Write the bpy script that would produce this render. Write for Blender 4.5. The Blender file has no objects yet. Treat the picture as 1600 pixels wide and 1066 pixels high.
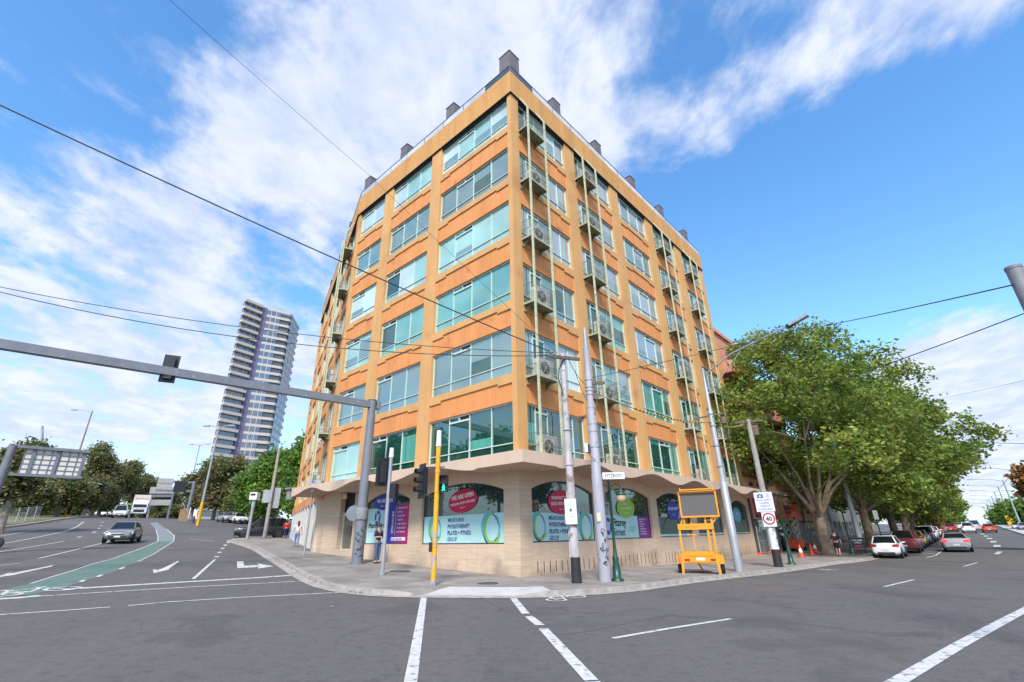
import bpy, math, random
import numpy as np
from mathutils import Vector, Matrix
random.seed(7); RNG=np.random.RandomState(11)
S=bpy.context.scene
rad=math.radians
# ---------------------------------------------------------------- camera, sky, sun, exposure
PITCH=22.38; ROLL=-1.115
cd=bpy.data.cameras.new('camera'); cam=bpy.data.objects.new('camera',cd); S.collection.objects.link(cam); S.camera=cam
cd.sensor_fit='HORIZONTAL'; cd.sensor_width=36; cd.lens=738.4/1600*36; cd.clip_start=.1; cd.clip_end=6000
_p,_r=rad(PITCH),rad(ROLL)
FW=np.array([0,math.cos(_p),math.sin(_p)]); _up=np.array([0,-math.sin(_p),math.cos(_p)]); _rt=np.array([1.,0,0])
CR=_rt*math.cos(_r)+_up*math.sin(_r); CU=-_rt*math.sin(_r)+_up*math.cos(_r)
cam.matrix_world=Matrix([[CR[0],CU[0],-FW[0],0],[CR[1],CU[1],-FW[1],0],[CR[2],CU[2],-FW[2],0],[0,0,0,1]])
S.view_settings.view_transform='Standard'; S.view_settings.look='None'; S.view_settings.gamma=1; S.view_settings.exposure=.7
SUN_EL,SUN_AZ=46,186     # azimuth clockwise from +y
w=bpy.data.worlds.new('World'); S.world=w; w.use_nodes=True
NT=w.node_tree; NT.nodes.clear(); N=NT.nodes; LK=NT.links
def vm(op,a,b=None):
    n=N.new('ShaderNodeVectorMath'); n.operation=op
    for i,x in enumerate((a,b)):
        if x is None: continue
        if isinstance(x,(tuple,list)): n.inputs[i].default_value=x
        else: LK.new(x,n.inputs[i])
    return n.outputs['Value'] if op in('DOT_PRODUCT','LENGTH') else n.outputs[0]
def mt(op,a,b=None,c=None,clamp=False):
    n=N.new('ShaderNodeMath'); n.operation=op; n.use_clamp=clamp
    for i,x in enumerate((a,b,c)):
        if x is None: continue
        if isinstance(x,(int,float)): n.inputs[i].default_value=x
        else: LK.new(x,n.inputs[i])
    return n.outputs[0]
def mixc(f,a,b,bt='MIX'):
    n=N.new('ShaderNodeMix'); n.data_type='RGBA'; n.blend_type=bt
    for i,x in ((0,f),(6,a),(7,b)):
        if isinstance(x,(int,float)): n.inputs[i].default_value=x
        elif isinstance(x,tuple): n.inputs[i].default_value=x+(1,)
        else: LK.new(x,n.inputs[i])
    return n.outputs[2]
def ramp(x,lo,hi):
    n=N.new('ShaderNodeMapRange'); n.interpolation_type='SMOOTHSTEP'; LK.new(x,n.inputs[0]); n.inputs[1].default_value=lo; n.inputs[2].default_value=hi
    return n.outputs[0]
tc=N.new('ShaderNodeTexCoord'); D3=vm('NORMALIZE',tc.outputs['Generated'])
sky=N.new('ShaderNodeTexSky'); sky.sky_type='NISHITA'; sky.sun_disc=False; sky.sun_elevation=rad(SUN_EL); sky.sun_rotation=rad(SUN_AZ); sky.dust_density=.6; sky.ozone_density=3
sep=N.new('ShaderNodeSeparateXYZ'); LK.new(D3,sep.inputs[0]); Z=mt('MAXIMUM',sep.outputs[2],0.0)
zz=mt('ADD',Z,.16); cmb=N.new('ShaderNodeCombineXYZ')
LK.new(mt('DIVIDE',sep.outputs[0],zz),cmb.inputs[0]); LK.new(mt('DIVIDE',sep.outputs[1],zz),cmb.inputs[1])
def noise(vec,sc,det,rough,dist=0,w=0.0):
    n=N.new('ShaderNodeTexNoise'); n.noise_dimensions='4D'; LK.new(vec,n.inputs['Vector']); n.inputs['Scale'].default_value=sc; n.inputs['Detail'].default_value=det; n.inputs['Roughness'].default_value=rough; n.inputs['Distortion'].default_value=dist; n.inputs['W'].default_value=w
    return n.outputs[0]
mp=N.new('ShaderNodeMapping'); mp.inputs['Rotation'].default_value=(0,0,rad(35)); mp.inputs['Scale'].default_value=(1,.8,1); LK.new(cmb.outputs[0],mp.inputs[0])
n1=noise(mp.outputs[0],1.5,9,.58,.25,3.1); n2=noise(mp.outputs[0],6.5,7,.6,.3,1.0); n3=noise(mp.outputs[0],.5,3,.5,0,8.0)
n4=noise(mp.outputs[0],17,6,.6,.2,5.0); dens=mt('ADD',mt('ADD',mt('MULTIPLY',n1,.62),mt('MULTIPLY',n2,.52)),mt('MULTIPLY',n4,.20))
def rayv(px,py):
    v=FW+CR*(px-800)/738.4-CU*(py-533)/738.4; return v/np.linalg.norm(v)
def blob(px,py,r,amp):
    global dens
    d=rayv(px,py); dp=vm('DOT_PRODUCT',D3,tuple(float(x) for x in d)); dens=mt('ADD',dens,mt('MULTIPLY',ramp(dp,math.cos(rad(r)),1.0),amp))
def segblob(p,q,k,r,amp):
    for i in range(k):
        f=i/(k-1); blob(p[0]+(q[0]-p[0])*f,p[1]+(q[1]-p[1])*f,r,amp)
for b in [(560,120,22,.06),(760,60,20,.06),(330,290,16,.09),(480,230,16,.07),(900,130,14,.05),(200,560,22,.07),(60,470,18,.06),(150,420,14,.04),(1570,650,13,.34),(1500,600,9,.16),(640,60,16,.06),
      (60,200,18,-.04),(60,30,16,-.06),(1000,330,12,-.05),(130,120,10,.05),(150,70,6,.05),(150,60,14,-.06),(420,380,9,-.08),(1300,330,24,-.20),(1480,300,20,-.16),(1120,40,9,-.06),(1060,420,14,-.10),(1530,715,7,-.20),(1500,200,9,-.03)]: blob(*b)
segblob((1560,-10),(930,270),13,7,.055)
def blobdir(az,el,r,amp):
    global dens
    d=(math.sin(rad(az))*math.cos(rad(el)),math.cos(rad(az))*math.cos(rad(el)),math.sin(rad(el))); dens=mt('ADD',dens,mt('MULTIPLY',ramp(vm('DOT_PRODUCT',D3,d),math.cos(rad(r)),1.0),amp))
blobdir(68,34,24,.16); blobdir(88,50,22,.10); blobdir(-98,32,24,.08)
cl=ramp(dens,.585,.82)
hz=mt('POWER',mt('SUBTRACT',1.0,Z),7.0)
hs=N.new('ShaderNodeHueSaturation'); hs.inputs['Saturation'].default_value=1.2; hs.inputs['Value'].default_value=1.0; hs.inputs['Hue'].default_value=.497; LK.new(sky.outputs[0],hs.inputs['Color'])
SKYK=.15
skyc=vm('SCALE',hs.outputs[0]); 
skyc.node.inputs[3].default_value=1.42
shade=mixc(ramp(n2,.35,.7),(2.75,3.15,4.2),(3.9,4.1,4.6))
c1=mixc(mt('MULTIPLY',hz,.7),skyc,(3.0,4.0,4.6))
c2=mixc(mt('MULTIPLY',cl,.95),c1,shade)
bg=N.new('ShaderNodeBackground'); bg.inputs['Strength'].default_value=SKYK; LK.new(c2,bg.inputs['Color'])
wo=N.new('ShaderNodeOutputWorld'); LK.new(bg.outputs[0],wo.inputs[0])
sd=bpy.data.lights.new('sun','SUN'); sd.energy=2.9; sd.angle=rad(12); sd.color=(1,.955,.89); sun=bpy.data.objects.new('sun',sd); S.collection.objects.link(sun)
_a=rad(SUN_AZ); _e=rad(SUN_EL); sdir=Vector((math.sin(_a)*math.cos(_e),math.cos(_a)*math.cos(_e),math.sin(_e)))
sun.rotation_euler=sdir.to_track_quat('Z','Y').to_euler()
# ---------------------------------------------------------------- frames: corner of the building, its two faces, the sloping ground
AC,AR=rad(.523),rad(42.1)
C0=20*np.array([math.sin(AC),math.cos(AC)]); RV=np.array([math.sin(AR),math.cos(AR)]); LV=np.array([-RV[1],RV[0]])
RZ=math.atan2(RV[1],RV[0])
def W(v,t,z=0): p=C0+v*RV+t*LV; return (float(p[0]),float(p[1]),z)
def loc(x,y): d=np.array([x,y])-C0; return float(d@RV),float(d@LV)
def sp(x,k=2.0): x=x/k; return k*(x if x>30 else math.log1p(math.exp(x)) if x>-30 else 0.0)
def sst(x): x=min(max(x,0),1); return x*x*(3-2*x)
ROADC=-1.64
def gzl(v,t): return ROADC+.012*t+.035*sp(t)+.038*sp(t-40)-.036*sp(t-72)-.034*sp(t-125,8)-.3*sst(v/22)+.014*sp(v-32,4)-.014*sp(v-200,8)
def gz(x,y): return gzl(*loc(x,y))
KERB=.13
def gp(px,py,h=0.0):
    """the point of the ground (plus h) that shows at photograph pixel px,py"""
    v=rayv(px,py); v=v/math.hypot(v[0],v[1]); D=2.5
    while D<700 and v[2]*D>gz(v[0]*D,v[1]*D)+h: D*=1.01
    lo,hi=D/1.01,D
    for _ in range(30):
        m=(lo+hi)/2
        if v[2]*m>gz(v[0]*m,v[1]*m)+h: lo=m
        else: hi=m
    return float(v[0]*lo),float(v[1]*lo),float(gz(v[0]*lo,v[1]*lo)+h)
def at(px,py,D):
    v=rayv(px,py); v=v/math.hypot(v[0],v[1])*D; return tuple(float(q) for q in v)
# ---------------------------------------------------------------- mesh helpers
class MB:
    def __init__(s,T=None): s.v=[];s.f=[];s.m=[];s.s=[];s.T=T
    def add(s,vs,fs,mi=0,sm=False):
        b=len(s.v); s.v+= [tuple(s.T(*p)) if s.T else tuple(p) for p in vs]
        for f in fs: s.f.append(tuple(b+i for i in f)); s.m.append(mi); s.s.append(sm)
    def box(s,x0,y0,z0,x1,y1,z1,mi=0):
        vs=[(x,y,z) for z in(z0,z1) for y in(y0,y1) for x in(x0,x1)]
        s.add(vs,[(0,2,3,1),(4,5,7,6),(0,1,5,4),(2,6,7,3),(0,4,6,2),(1,3,7,5)],mi)
    def quad(s,a,b,c,d,mi=0): s.add([a,b,c,d],[(0,1,2,3)],mi)
    def tube(s,pts,r,n=8,mi=0,cap=True,sm=True):
        pts=[Vector(p) for p in pts]; R=r if isinstance(r,(list,tuple)) else [r]*len(pts); vs=[];fs=[]
        prev=None
        for i,p in enumerate(pts):
            d=(pts[min(i+1,len(pts)-1)]-pts[max(i-1,0)]).normalized()
            a=Vector((0,0,1)) if abs(d.z)<.9 else Vector((1,0,0))
            if prev is not None: a=prev
            u=(a-d*a.dot(d)).normalized(); prev=u; w_=d.cross(u)
            for k in range(n):
                t=2*math.pi*k/n+math.pi/n; q=p+(u*math.cos(t)+w_*math.sin(t))*R[i]; vs.append(tuple(q))
        for i in range(len(pts)-1):
            for k in range(n): fs.append((i*n+k,i*n+(k+1)%n,(i+1)*n+(k+1)%n,(i+1)*n+k))
        s.add(vs,fs,mi,sm)
        if cap: s.add(vs[:n],[tuple(range(n))[::-1]],mi); s.add(vs[-n:],[tuple(range(n))],mi)
    def bar(s,a,b,wd,ht,mi=0,up=(0,0,1)):
        a=Vector(a);b=Vector(b);d=(b-a).normalized();u=Vector(up)
        if abs(d.dot(u))>.95: u=Vector((0,1,0)) if abs(d.y)<.9 else Vector((1,0,0))
        x=d.cross(u).normalized()*wd/2; y=x.cross(d).normalized()*ht/2
        vs=[tuple(p+i*x+j*y) for p in(a,b) for i,j in((-1,-1),(1,-1),(1,1),(-1,1))]
        s.add(vs,[(3,2,1,0),(4,5,6,7),(0,1,5,4),(1,2,6,5),(2,3,7,6),(3,0,4,7)],mi)
    def lathe(s,prof,c=(0,0,0),n=12,mi=0,sm=True,ax='z'):
        vs=[];fs=[]
        for r,h in prof:
            for k in range(n):
                t=2*math.pi*k/n; p=(r*math.cos(t),r*math.sin(t),h)
                if ax=='y': p=(p[0],p[2],p[1])
                if ax=='x': p=(p[2],p[0],p[1])
                vs.append((c[0]+p[0],c[1]+p[1],c[2]+p[2]))
        for i in range(len(prof)-1):
            for k in range(n): fs.append((i*n+k,i*n+(k+1)%n,(i+1)*n+(k+1)%n,(i+1)*n+k))
        s.add(vs,fs,mi,sm)
        for e in (0,len(prof)-1):
            if prof[e][0]>1e-4: s.add(vs[e*n:e*n+n],[tuple(range(n))],mi)
    def ball(s,c,r,n=10,mi=0,sc=(1,1,1)):
        vs=[];fs=[];m=n//2
        for i in range(m+1):
            for k in range(n):
                a=math.pi*i/m;b=2*math.pi*k/n; vs.append((c[0]+r*sc[0]*math.sin(a)*math.cos(b),c[1]+r*sc[1]*math.sin(a)*math.sin(b),c[2]+r*sc[2]*math.cos(a)))
        for i in range(m):
            for k in range(n): fs.append((i*n+k,(i+1)*n+k,(i+1)*n+(k+1)%n,i*n+(k+1)%n))
        s.add(vs,fs,mi,True)
    def poly(s,pts,mi=0): s.add(pts,[tuple(range(len(pts)))],mi)
    def prism(s,pts,off,mi=0):
        n=len(pts); a=[tuple(p) for p in pts]; b=[tuple(p[i]+off[i] for i in range(3)) for p in pts]
        s.add(a+b,[tuple(range(n))[::-1],tuple(range(n,2*n))]+[(i,(i+1)%n,n+(i+1)%n,n+i) for i in range(n)],mi)
    def mesh(s,name,mats):
        me=bpy.data.meshes.new(name); me.from_pydata(s.v,[],s.f)
        for m in mats: me.materials.append(m)
        me.polygons.foreach_set('material_index',s.m); me.polygons.foreach_set('use_smooth',s.s); me.validate(); me.update(); return me
COL=S.collection
def tagit(o,label=None,cat=None,group=None,kind=None):
    if label: o['label']=label
    if cat: o['category']=cat
    if group: o['group']=group
    if kind: o['kind']=kind
    return o
def thing(name,label,cat,l=(0,0,0),rz=0,group=None):
    o=bpy.data.objects.new(name,None); o.empty_display_size=.3; COL.objects.link(o); o.location=l; o.rotation_euler=(0,0,rz); return tagit(o,label,cat,group)
def part(name,mb,mats,parent,label=None,l=None,kind=None):
    me=mb if isinstance(mb,bpy.types.Mesh) else mb.mesh(name,mats if isinstance(mats,(list,tuple)) else [mats])
    o=bpy.data.objects.new(name,me); COL.objects.link(o); o.parent=parent
    if l: o.location=l
    return tagit(o,label,kind=kind)
def solo(name,mb,mats,label,cat,l=(0,0,0),rz=0,group=None,kind=None):
    o=part(name,mb,mats,None); o.location=l; o.rotation_euler=(0,0,rz); return tagit(o,label,cat,group,kind)
def struct(name,mb,mats): return tagit(part(name,mb,mats,None),kind='structure')
def copytree(o,parent=None):
    c=o.copy(); COL.objects.link(c); c.parent=parent
    for ch in [x for x in COL.objects if x.parent==o]: copytree(ch,c)
    return c
_tc={}
def text2d(s,size=1.0,align='LEFT',sx=1.0,bold=0.0):
    k=(s,align,bold)
    if k not in _tc:
        cu=bpy.data.curves.new('t','FONT'); cu.body=s; cu.align_x=align; cu.size=1; cu.offset=bold; cu.resolution_u=2
        ob=bpy.data.objects.new('t',cu); COL.objects.link(ob); dg=bpy.context.evaluated_depsgraph_get(); dg.update()
        me=bpy.data.meshes.new_from_object(ob.evaluated_get(dg)); _tc[k]=([(v.co.x,v.co.y) for v in me.vertices],[tuple(p.vertices) for p in me.polygons])
        bpy.data.objects.remove(ob); bpy.data.curves.remove(cu); bpy.data.meshes.remove(me)
    vs,fs=_tc[k]; return [(x*size*sx,y*size) for x,y in vs],fs
def addtext(mb,s,fr,size,align='LEFT',sx=1.0,mi=0,bold=0.0,rot=0):
    vs,fs=text2d(s,size,align,sx,bold); c,q=math.cos(rot),math.sin(rot)
    mb.add([fr(x*c-y*q,x*q+y*c) for x,y in vs],fs,mi)
# ---------------------------------------------------------------- materials
_mc={}
def mat(name,col,rough=.7,metal=0.0,var=.12,sc=3.0,bump=0.0,bsc=40,coat=0,spec=.5,emit=None,stretch=None,var2=None,darkcol=None,streak=None):
    if name in _mc: return _mc[name]
    m=bpy.data.materials.new(name); m.use_nodes=True; nt=m.node_tree; n=nt.nodes; lk=nt.links; b=n['Principled BSDF']
    b.inputs['Roughness'].default_value=rough; b.inputs['Metallic'].default_value=metal; b.inputs['Coat Weight'].default_value=coat; b.inputs['Coat Roughness'].default_value=.05; b.inputs['Specular IOR Level'].default_value=spec
    g=n.new('ShaderNodeNewGeometry'); v=g.outputs['Position']
    if stretch:
        mpn=n.new('ShaderNodeMapping'); mpn.inputs['Scale'].default_value=stretch; lk.new(v,mpn.inputs[0]); v=mpn.outputs[0]
    tx=n.new('ShaderNodeTexNoise'); tx.inputs['Scale'].default_value=sc; tx.inputs['Detail'].default_value=6; tx.inputs['Roughness'].default_value=.6; lk.new(v,tx.inputs['Vector'])
    mr=n.new('ShaderNodeMapRange'); mr.inputs[1].default_value=.3; mr.inputs[2].default_value=.7; lk.new(tx.outputs[0],mr.inputs[0])
    mx=n.new('ShaderNodeMix'); mx.data_type='RGBA'; lk.new(mr.outputs[0],mx.inputs[0])
    dc=darkcol or tuple(c*(1-var*1.6) for c in col); lc=tuple(min(1,c*(1+var)) for c in col)
    mx.inputs[6].default_value=dc+(1,); mx.inputs[7].default_value=lc+(1,)
    out=mx.outputs[2]
    if streak:
        ms_=n.new('ShaderNodeMapping'); ms_.inputs['Scale'].default_value=(1,1,.05); lk.new(g.outputs['Position'],ms_.inputs[0]); ts=n.new('ShaderNodeTexNoise'); ts.inputs['Scale'].default_value=5; ts.inputs['Detail'].default_value=5; lk.new(ms_.outputs[0],ts.inputs['Vector']); rs_=n.new('ShaderNodeMapRange'); rs_.inputs[1].default_value=.54; rs_.inputs[2].default_value=.72; rs_.inputs[4].default_value=.5; lk.new(ts.outputs[0],rs_.inputs[0]); m3=n.new('ShaderNodeMix'); m3.data_type='RGBA'; lk.new(rs_.outputs[0],m3.inputs[0]); lk.new(out,m3.inputs[6]); m3.inputs[7].default_value=streak+(1,); out=m3.outputs[2]
    if var2:
        t2=n.new('ShaderNodeTexNoise'); t2.inputs['Scale'].default_value=var2[0]; t2.inputs['Detail'].default_value=4; lk.new(g.outputs['Position'],t2.inputs['Vector'])
        r2=n.new('ShaderNodeMapRange'); r2.inputs[1].default_value=var2[1]; r2.inputs[2].default_value=var2[2]; lk.new(t2.outputs[0],r2.inputs[0])
        m2=n.new('ShaderNodeMix'); m2.data_type='RGBA'; lk.new(r2.outputs[0],m2.inputs[0]); lk.new(out,m2.inputs[6]); m2.inputs[7].default_value=var2[3]+(1,); out=m2.outputs[2]
    lk.new(out,b.inputs['Base Color'])
    if bump:
        t3=n.new('ShaderNodeTexNoise'); t3.inputs['Scale'].default_value=bsc; t3.inputs['Detail'].default_value=4; lk.new(g.outputs['Position'],t3.inputs['Vector'])
        bn=n.new('ShaderNodeBump'); bn.inputs['Strength'].default_value=bump; bn.inputs['Distance'].default_value=.02; lk.new(t3.outputs[0],bn.inputs['Height']); lk.new(bn.outputs[0],b.inputs['Normal'])
    if emit: b.inputs['Emission Color'].default_value=emit[:3]+(1,); b.inputs['Emission Strength'].default_value=emit[3]
    _mc[name]=m; return m
def matx(name,fn):
    if name in _mc: return _mc[name]
    m=bpy.data.materials.new(name); m.use_nodes=True; nt=m.node_tree; fn(nt,nt.nodes,nt.links,nt.nodes['Principled BSDF']); _mc[name]=m; return m
def glass(name,col,refl=.5,rough=.02,wob=.03,curtain=None):
    def f(nt,n,lk,b):
        b.inputs['Roughness'].default_value=rough; b.inputs['IOR'].default_value=1.5+refl*2.2; b.inputs['Specular Tint'].default_value=(.90,1,.98,1)
        g=n.new('ShaderNodeNewGeometry'); t=n.new('ShaderNodeTexNoise'); t.inputs['Scale'].default_value=.9; t.inputs['Detail'].default_value=3; lk.new(g.outputs['Position'],t.inputs['Vector'])
        bn=n.new('ShaderNodeBump'); bn.inputs['Strength'].default_value=wob; bn.inputs['Distance'].default_value=.1; lk.new(t.outputs[0],bn.inputs['Height']); lk.new(bn.outputs[0],b.inputs['Normal'])
        mx=n.new('ShaderNodeMix'); mx.data_type='RGBA'; t2=n.new('ShaderNodeTexNoise'); t2.inputs['Scale'].default_value=.35; lk.new(g.outputs['Position'],t2.inputs['Vector'])
        mr=n.new('ShaderNodeMapRange'); mr.inputs[1].default_value=.35; mr.inputs[2].default_value=.65; lk.new(t2.outputs[0],mr.inputs[0]); lk.new(mr.outputs[0],mx.inputs[0])
        mx.inputs[6].default_value=tuple(c*.78 for c in col)+(1,); mx.inputs[7].default_value=tuple(min(1,c*1.12) for c in col)+(1,); o=mx.outputs[2]
        if curtain:
            wv=n.new('ShaderNodeTexWave'); wv.bands_direction='DIAGONAL'; mp_=n.new('ShaderNodeMapping'); mp_.inputs['Scale'].default_value=(1,1,0); lk.new(g.outputs['Position'],mp_.inputs[0]); lk.new(mp_.outputs[0],wv.inputs[0]); wv.inputs['Scale'].default_value=3.2; wv.inputs['Distortion'].default_value=2.5
            m3=n.new('ShaderNodeMix'); m3.data_type='RGBA'; lk.new(wv.outputs['Fac'],m3.inputs[0]); lk.new(o,m3.inputs[6]); m3.inputs[7].default_value=curtain+(1,); o=m3.outputs[2]
        lk.new(o,b.inputs['Base Color'])
    return matx(name,f)
# ---------------------------------------------------------------- ground, road, pavement
def road_f(nt,n,lk,b):
    g=n.new('ShaderNodeNewGeometry'); P=g.outputs['Position']
    def nz(sc,det=6,ro=.6,st=None):
        t=n.new('ShaderNodeTexNoise'); t.inputs['Scale'].default_value=sc; t.inputs['Detail'].default_value=det; t.inputs['Roughness'].default_value=ro; v=P
        if st:
            mp_=n.new('ShaderNodeMapping'); mp_.inputs['Rotation'].default_value=(0,0,st[0]); mp_.inputs['Scale'].default_value=st[1]; lk.new(P,mp_.inputs[0]); v=mp_.outputs[0]
        lk.new(v,t.inputs['Vector']); return t.outputs[0]
    def rm(x,a,c,lo=0,hi=1):
        r=n.new('ShaderNodeMapRange'); lk.new(x,r.inputs[0]); r.inputs[1].default_value=a; r.inputs[2].default_value=c; r.inputs[3].default_value=lo; r.inputs[4].default_value=hi; return r.outputs[0]
    def mx(f,a,c,bt='MIX'):
        m=n.new('ShaderNodeMix'); m.data_type='RGBA'; m.blend_type=bt
        for i,x in((0,f),(6,a),(7,c)):
            if isinstance(x,tuple): m.inputs[i].default_value=x+(1,)
            elif isinstance(x,float): m.inputs[i].default_value=x
            else: lk.new(x,m.inputs[i])
        return m.outputs[2]
    big=nz(.11,4,.55); med=nz(.8,6); fine=nz(55,3,.8); grit=nz(160,2,.9)
    c=mx(rm(big,.35,.65),(.082,.073,.068),(.106,.095,.089)); c=mx(rm(nz(.06,3),.52,.66),c,(.125,.092,.080)); c=mx(rm(med,.3,.7,0,.35),c,(.08,.075,.074))
    c=mx(rm(nz(.6,4,.5,(rad(38),(1,.06,1))),.48,.7,0,.65),c,(.062,.058,.058))
    v=n.new('ShaderNodeTexVoronoi'); v.feature='DISTANCE_TO_EDGE'; v.inputs['Scale'].default_value=.11; w_=n.new('ShaderNodeVectorMath'); w_.operation='MULTIPLY_ADD'
    nn=n.new('ShaderNodeTexNoise'); nn.inputs['Scale'].default_value=.5; nn.inputs['Detail'].default_value=5; lk.new(P,nn.inputs['Vector']); lk.new(nn.outputs['Color'],w_.inputs[0]); w_.inputs[1].default_value=(3,3,0); lk.new(P,w_.inputs[2]); lk.new(w_.outputs[0],v.inputs['Vector'])
    crk=n.new('ShaderNodeMath'); crk.operation='MULTIPLY'; lk.new(rm(v.outputs[0],.001,.005,1,0),crk.inputs[0]); lk.new(rm(nz(.25,2),.44,.52),crk.inputs[1])
    c=mx(crk.outputs[0],c,(.035,.034,.036)); c=mx(rm(fine,.35,.75,-.0,.6),c,(.22,.205,.197)); c=mx(rm(grit,.58,.75,0,.6),c,(.045,.045,.048))
    mid=nz(13,5,.75); c=mx(rm(mid,.35,.68,0,.5),c,(.17,.158,.15)); c=mx(rm(nz(4,6,.7),.5,.72,0,.55),c,(.06,.055,.054)); c=mx(rm(nz(.28,5,.6),.55,.62,0,.35),c,(.06,.056,.056))
    lk.new(c,b.inputs['Base Color']); b.inputs['Roughness'].default_value=.82; b.inputs['Specular IOR Level'].default_value=.2
    bn=n.new('ShaderNodeBump'); bn.inputs['Strength'].default_value=.8; bn.inputs['Distance'].default_value=.012; lk.new(fine,bn.inputs['Height']); lk.new(bn.outputs[0],b.inputs['Normal'])
M_road=matx('asphalt',road_f)
def pave_f(nt,n,lk,b):
    g=n.new('ShaderNodeNewGeometry'); P=g.outputs['Position']
    mp_=n.new('ShaderNodeMapping'); mp_.inputs['Rotation'].default_value=(0,0,-RZ); lk.new(P,mp_.inputs[0])
    t=n.new('ShaderNodeTexNoise'); t.inputs['Scale'].default_value=.7; t.inputs['Detail'].default_value=7; t.inputs['Roughness'].default_value=.65; lk.new(P,t.inputs['Vector'])
    cr=n.new('ShaderNodeValToRGB'); cr.color_ramp.elements[0].position=.33; cr.color_ramp.elements[0].color=(.19,.165,.143,1); cr.color_ramp.elements[1].position=.68; cr.color_ramp.elements[1].color=(.36,.32,.28,1); lk.new(t.outputs[0],cr.inputs[0])
    br=n.new('ShaderNodeTexBrick'); br.inputs['Scale'].default_value=1; br.inputs['Brick Width'].default_value=1.5; br.inputs['Row Height'].default_value=1.5; br.inputs['Mortar Size'].default_value=.015; br.offset=0
    br.inputs['Color1'].default_value=(1,1,1,1); br.inputs['Color2'].default_value=(.86,.86,.86,1); br.inputs['Mortar'].default_value=(.45,.45,.45,1); lk.new(mp_.outputs[0],br.inputs[0])
    m=n.new('ShaderNodeMix'); m.data_type='RGBA'; m.blend_type='MULTIPLY'; m.inputs[0].default_value=1; lk.new(cr.outputs[0],m.inputs[6]); lk.new(br.outputs[0],m.inputs[7])
    f=n.new('ShaderNodeTexNoise'); f.inputs['Scale'].default_value=60; f.inputs['Detail'].default_value=3; lk.new(P,f.inputs['Vector'])
    r=n.new('ShaderNodeMapRange'); lk.new(f.outputs[0],r.inputs[0]); r.inputs[1].default_value=.3; r.inputs[2].default_value=.7; r.inputs[3].default_value=.85; r.inputs[4].default_value=1.12
    v=n.new('ShaderNodeVectorMath'); v.operation='SCALE'; lk.new(m.outputs[2],v.inputs[0]); lk.new(r.outputs[0],v.inputs[3]); lk.new(v.outputs[0],b.inputs['Base Color']); b.inputs['Roughness'].default_value=.85
M_pave=matx('footpath_concrete',pave_f)
M_kerb=mat('kerb_stone',(.36,.325,.285),.85,var=.22,sc=3,bump=.3)
M_conc=mat('pale_concrete',(.47,.45,.42),.85,var=.1,sc=2,bump=.2)
M_white=mat('road_paint',(.56,.55,.53),.75,var=.16,sc=9,var2=(7,.57,.66,(.20,.19,.185)))
M_green=mat('green_lane_paint',(.10,.175,.135),.8,var=.16,sc=2.2,var2=(9,.56,.68,(.11,.15,.13)))
M_worn=mat('worn_lane_paint',(.20,.225,.22),.8,var=.15,sc=3)
M_grass=mat('verge_grass',(.10,.13,.035),.95,var=.35,sc=2.5,var2=(.35,.45,.6,(.20,.15,.08)),bump=.6,bsc=30)
M_dirt=mat('dry_ground',(.25,.18,.12),.95,var=.25,sc=1.5,bump=.4)
def grid_axis(a,b,c0,c1,fine,coarse):
    xs=[a]; 
    while xs[-1]<b:
        x=xs[-1]; d=fine if c0<=x<c1 else min(coarse,max(fine,.14*min(abs(x-c0),abs(x-c1))+fine)); xs.append(x+d)
    return xs
VX=grid_axis(-900,1500,-30,60,1,60); TX=grid_axis(-900,1500,-30,60,1,60)
mb=MB(); vs=[W(v,t,gzl(v,t)) for t in TX for v in VX]; nV=len(VX)
mb.add(vs,[(j*nV+i,j*nV+i+1,(j+1)*nV+i+1,(j+1)*nV+i) for j in range(len(TX)-1) for i in range(nV-1)],0,True)
struct('road_surface',mb,M_road)
def drape(mb,pts,off,mi=0,step=1.2):
    """a ribbon or patch laid on the ground: pts = list of (left xy, right xy) pairs"""
    rows=[]
    for k in range(len(pts)-1):
        (a,b),(c,d)=pts[k],pts[k+1]; L=max(math.dist(a,c),math.dist(b,d)); n=max(1,int(L/step))
        for i in range(n+(1 if k==len(pts)-2 else 0)):
            f=i/n; rows.append(((a[0]+(c[0]-a[0])*f,a[1]+(c[1]-a[1])*f),(b[0]+(d[0]-b[0])*f,b[1]+(d[1]-b[1])*f)))
    wmax=max(math.dist(a,b) for a,b in rows); m=max(1,int(wmax/step)); vs=[]
    for a,b in rows:
        for j in range(m+1):
            f=j/m; x=a[0]+(b[0]-a[0])*f; y=a[1]+(b[1]-a[1])*f; vs.append((x,y,gz(x,y)+off))
    mb.add(vs,[(i*(m+1)+j,i*(m+1)+j+1,(i+1)*(m+1)+j+1,(i+1)*(m+1)+j) for i in range(len(rows)-1) for j in range(m)],mi)
def line(mb,px,width,off=.008,gap=None):
    """painted line through pixels px, width in metres"""
    P=[gp(*p)[:2] for p in px]; pr=[]
    for i,p in enumerate(P):
        a=P[max(i-1,0)];b=P[min(i+1,len(P)-1)]; d=math.dist(a,b); nx,ny=-(b[1]-a[1])/d*width/2,(b[0]-a[0])/d*width/2; pr.append(((p[0]+nx,p[1]+ny),(p[0]-nx,p[1]-ny)))
    drape(mb,pr,off)
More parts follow.
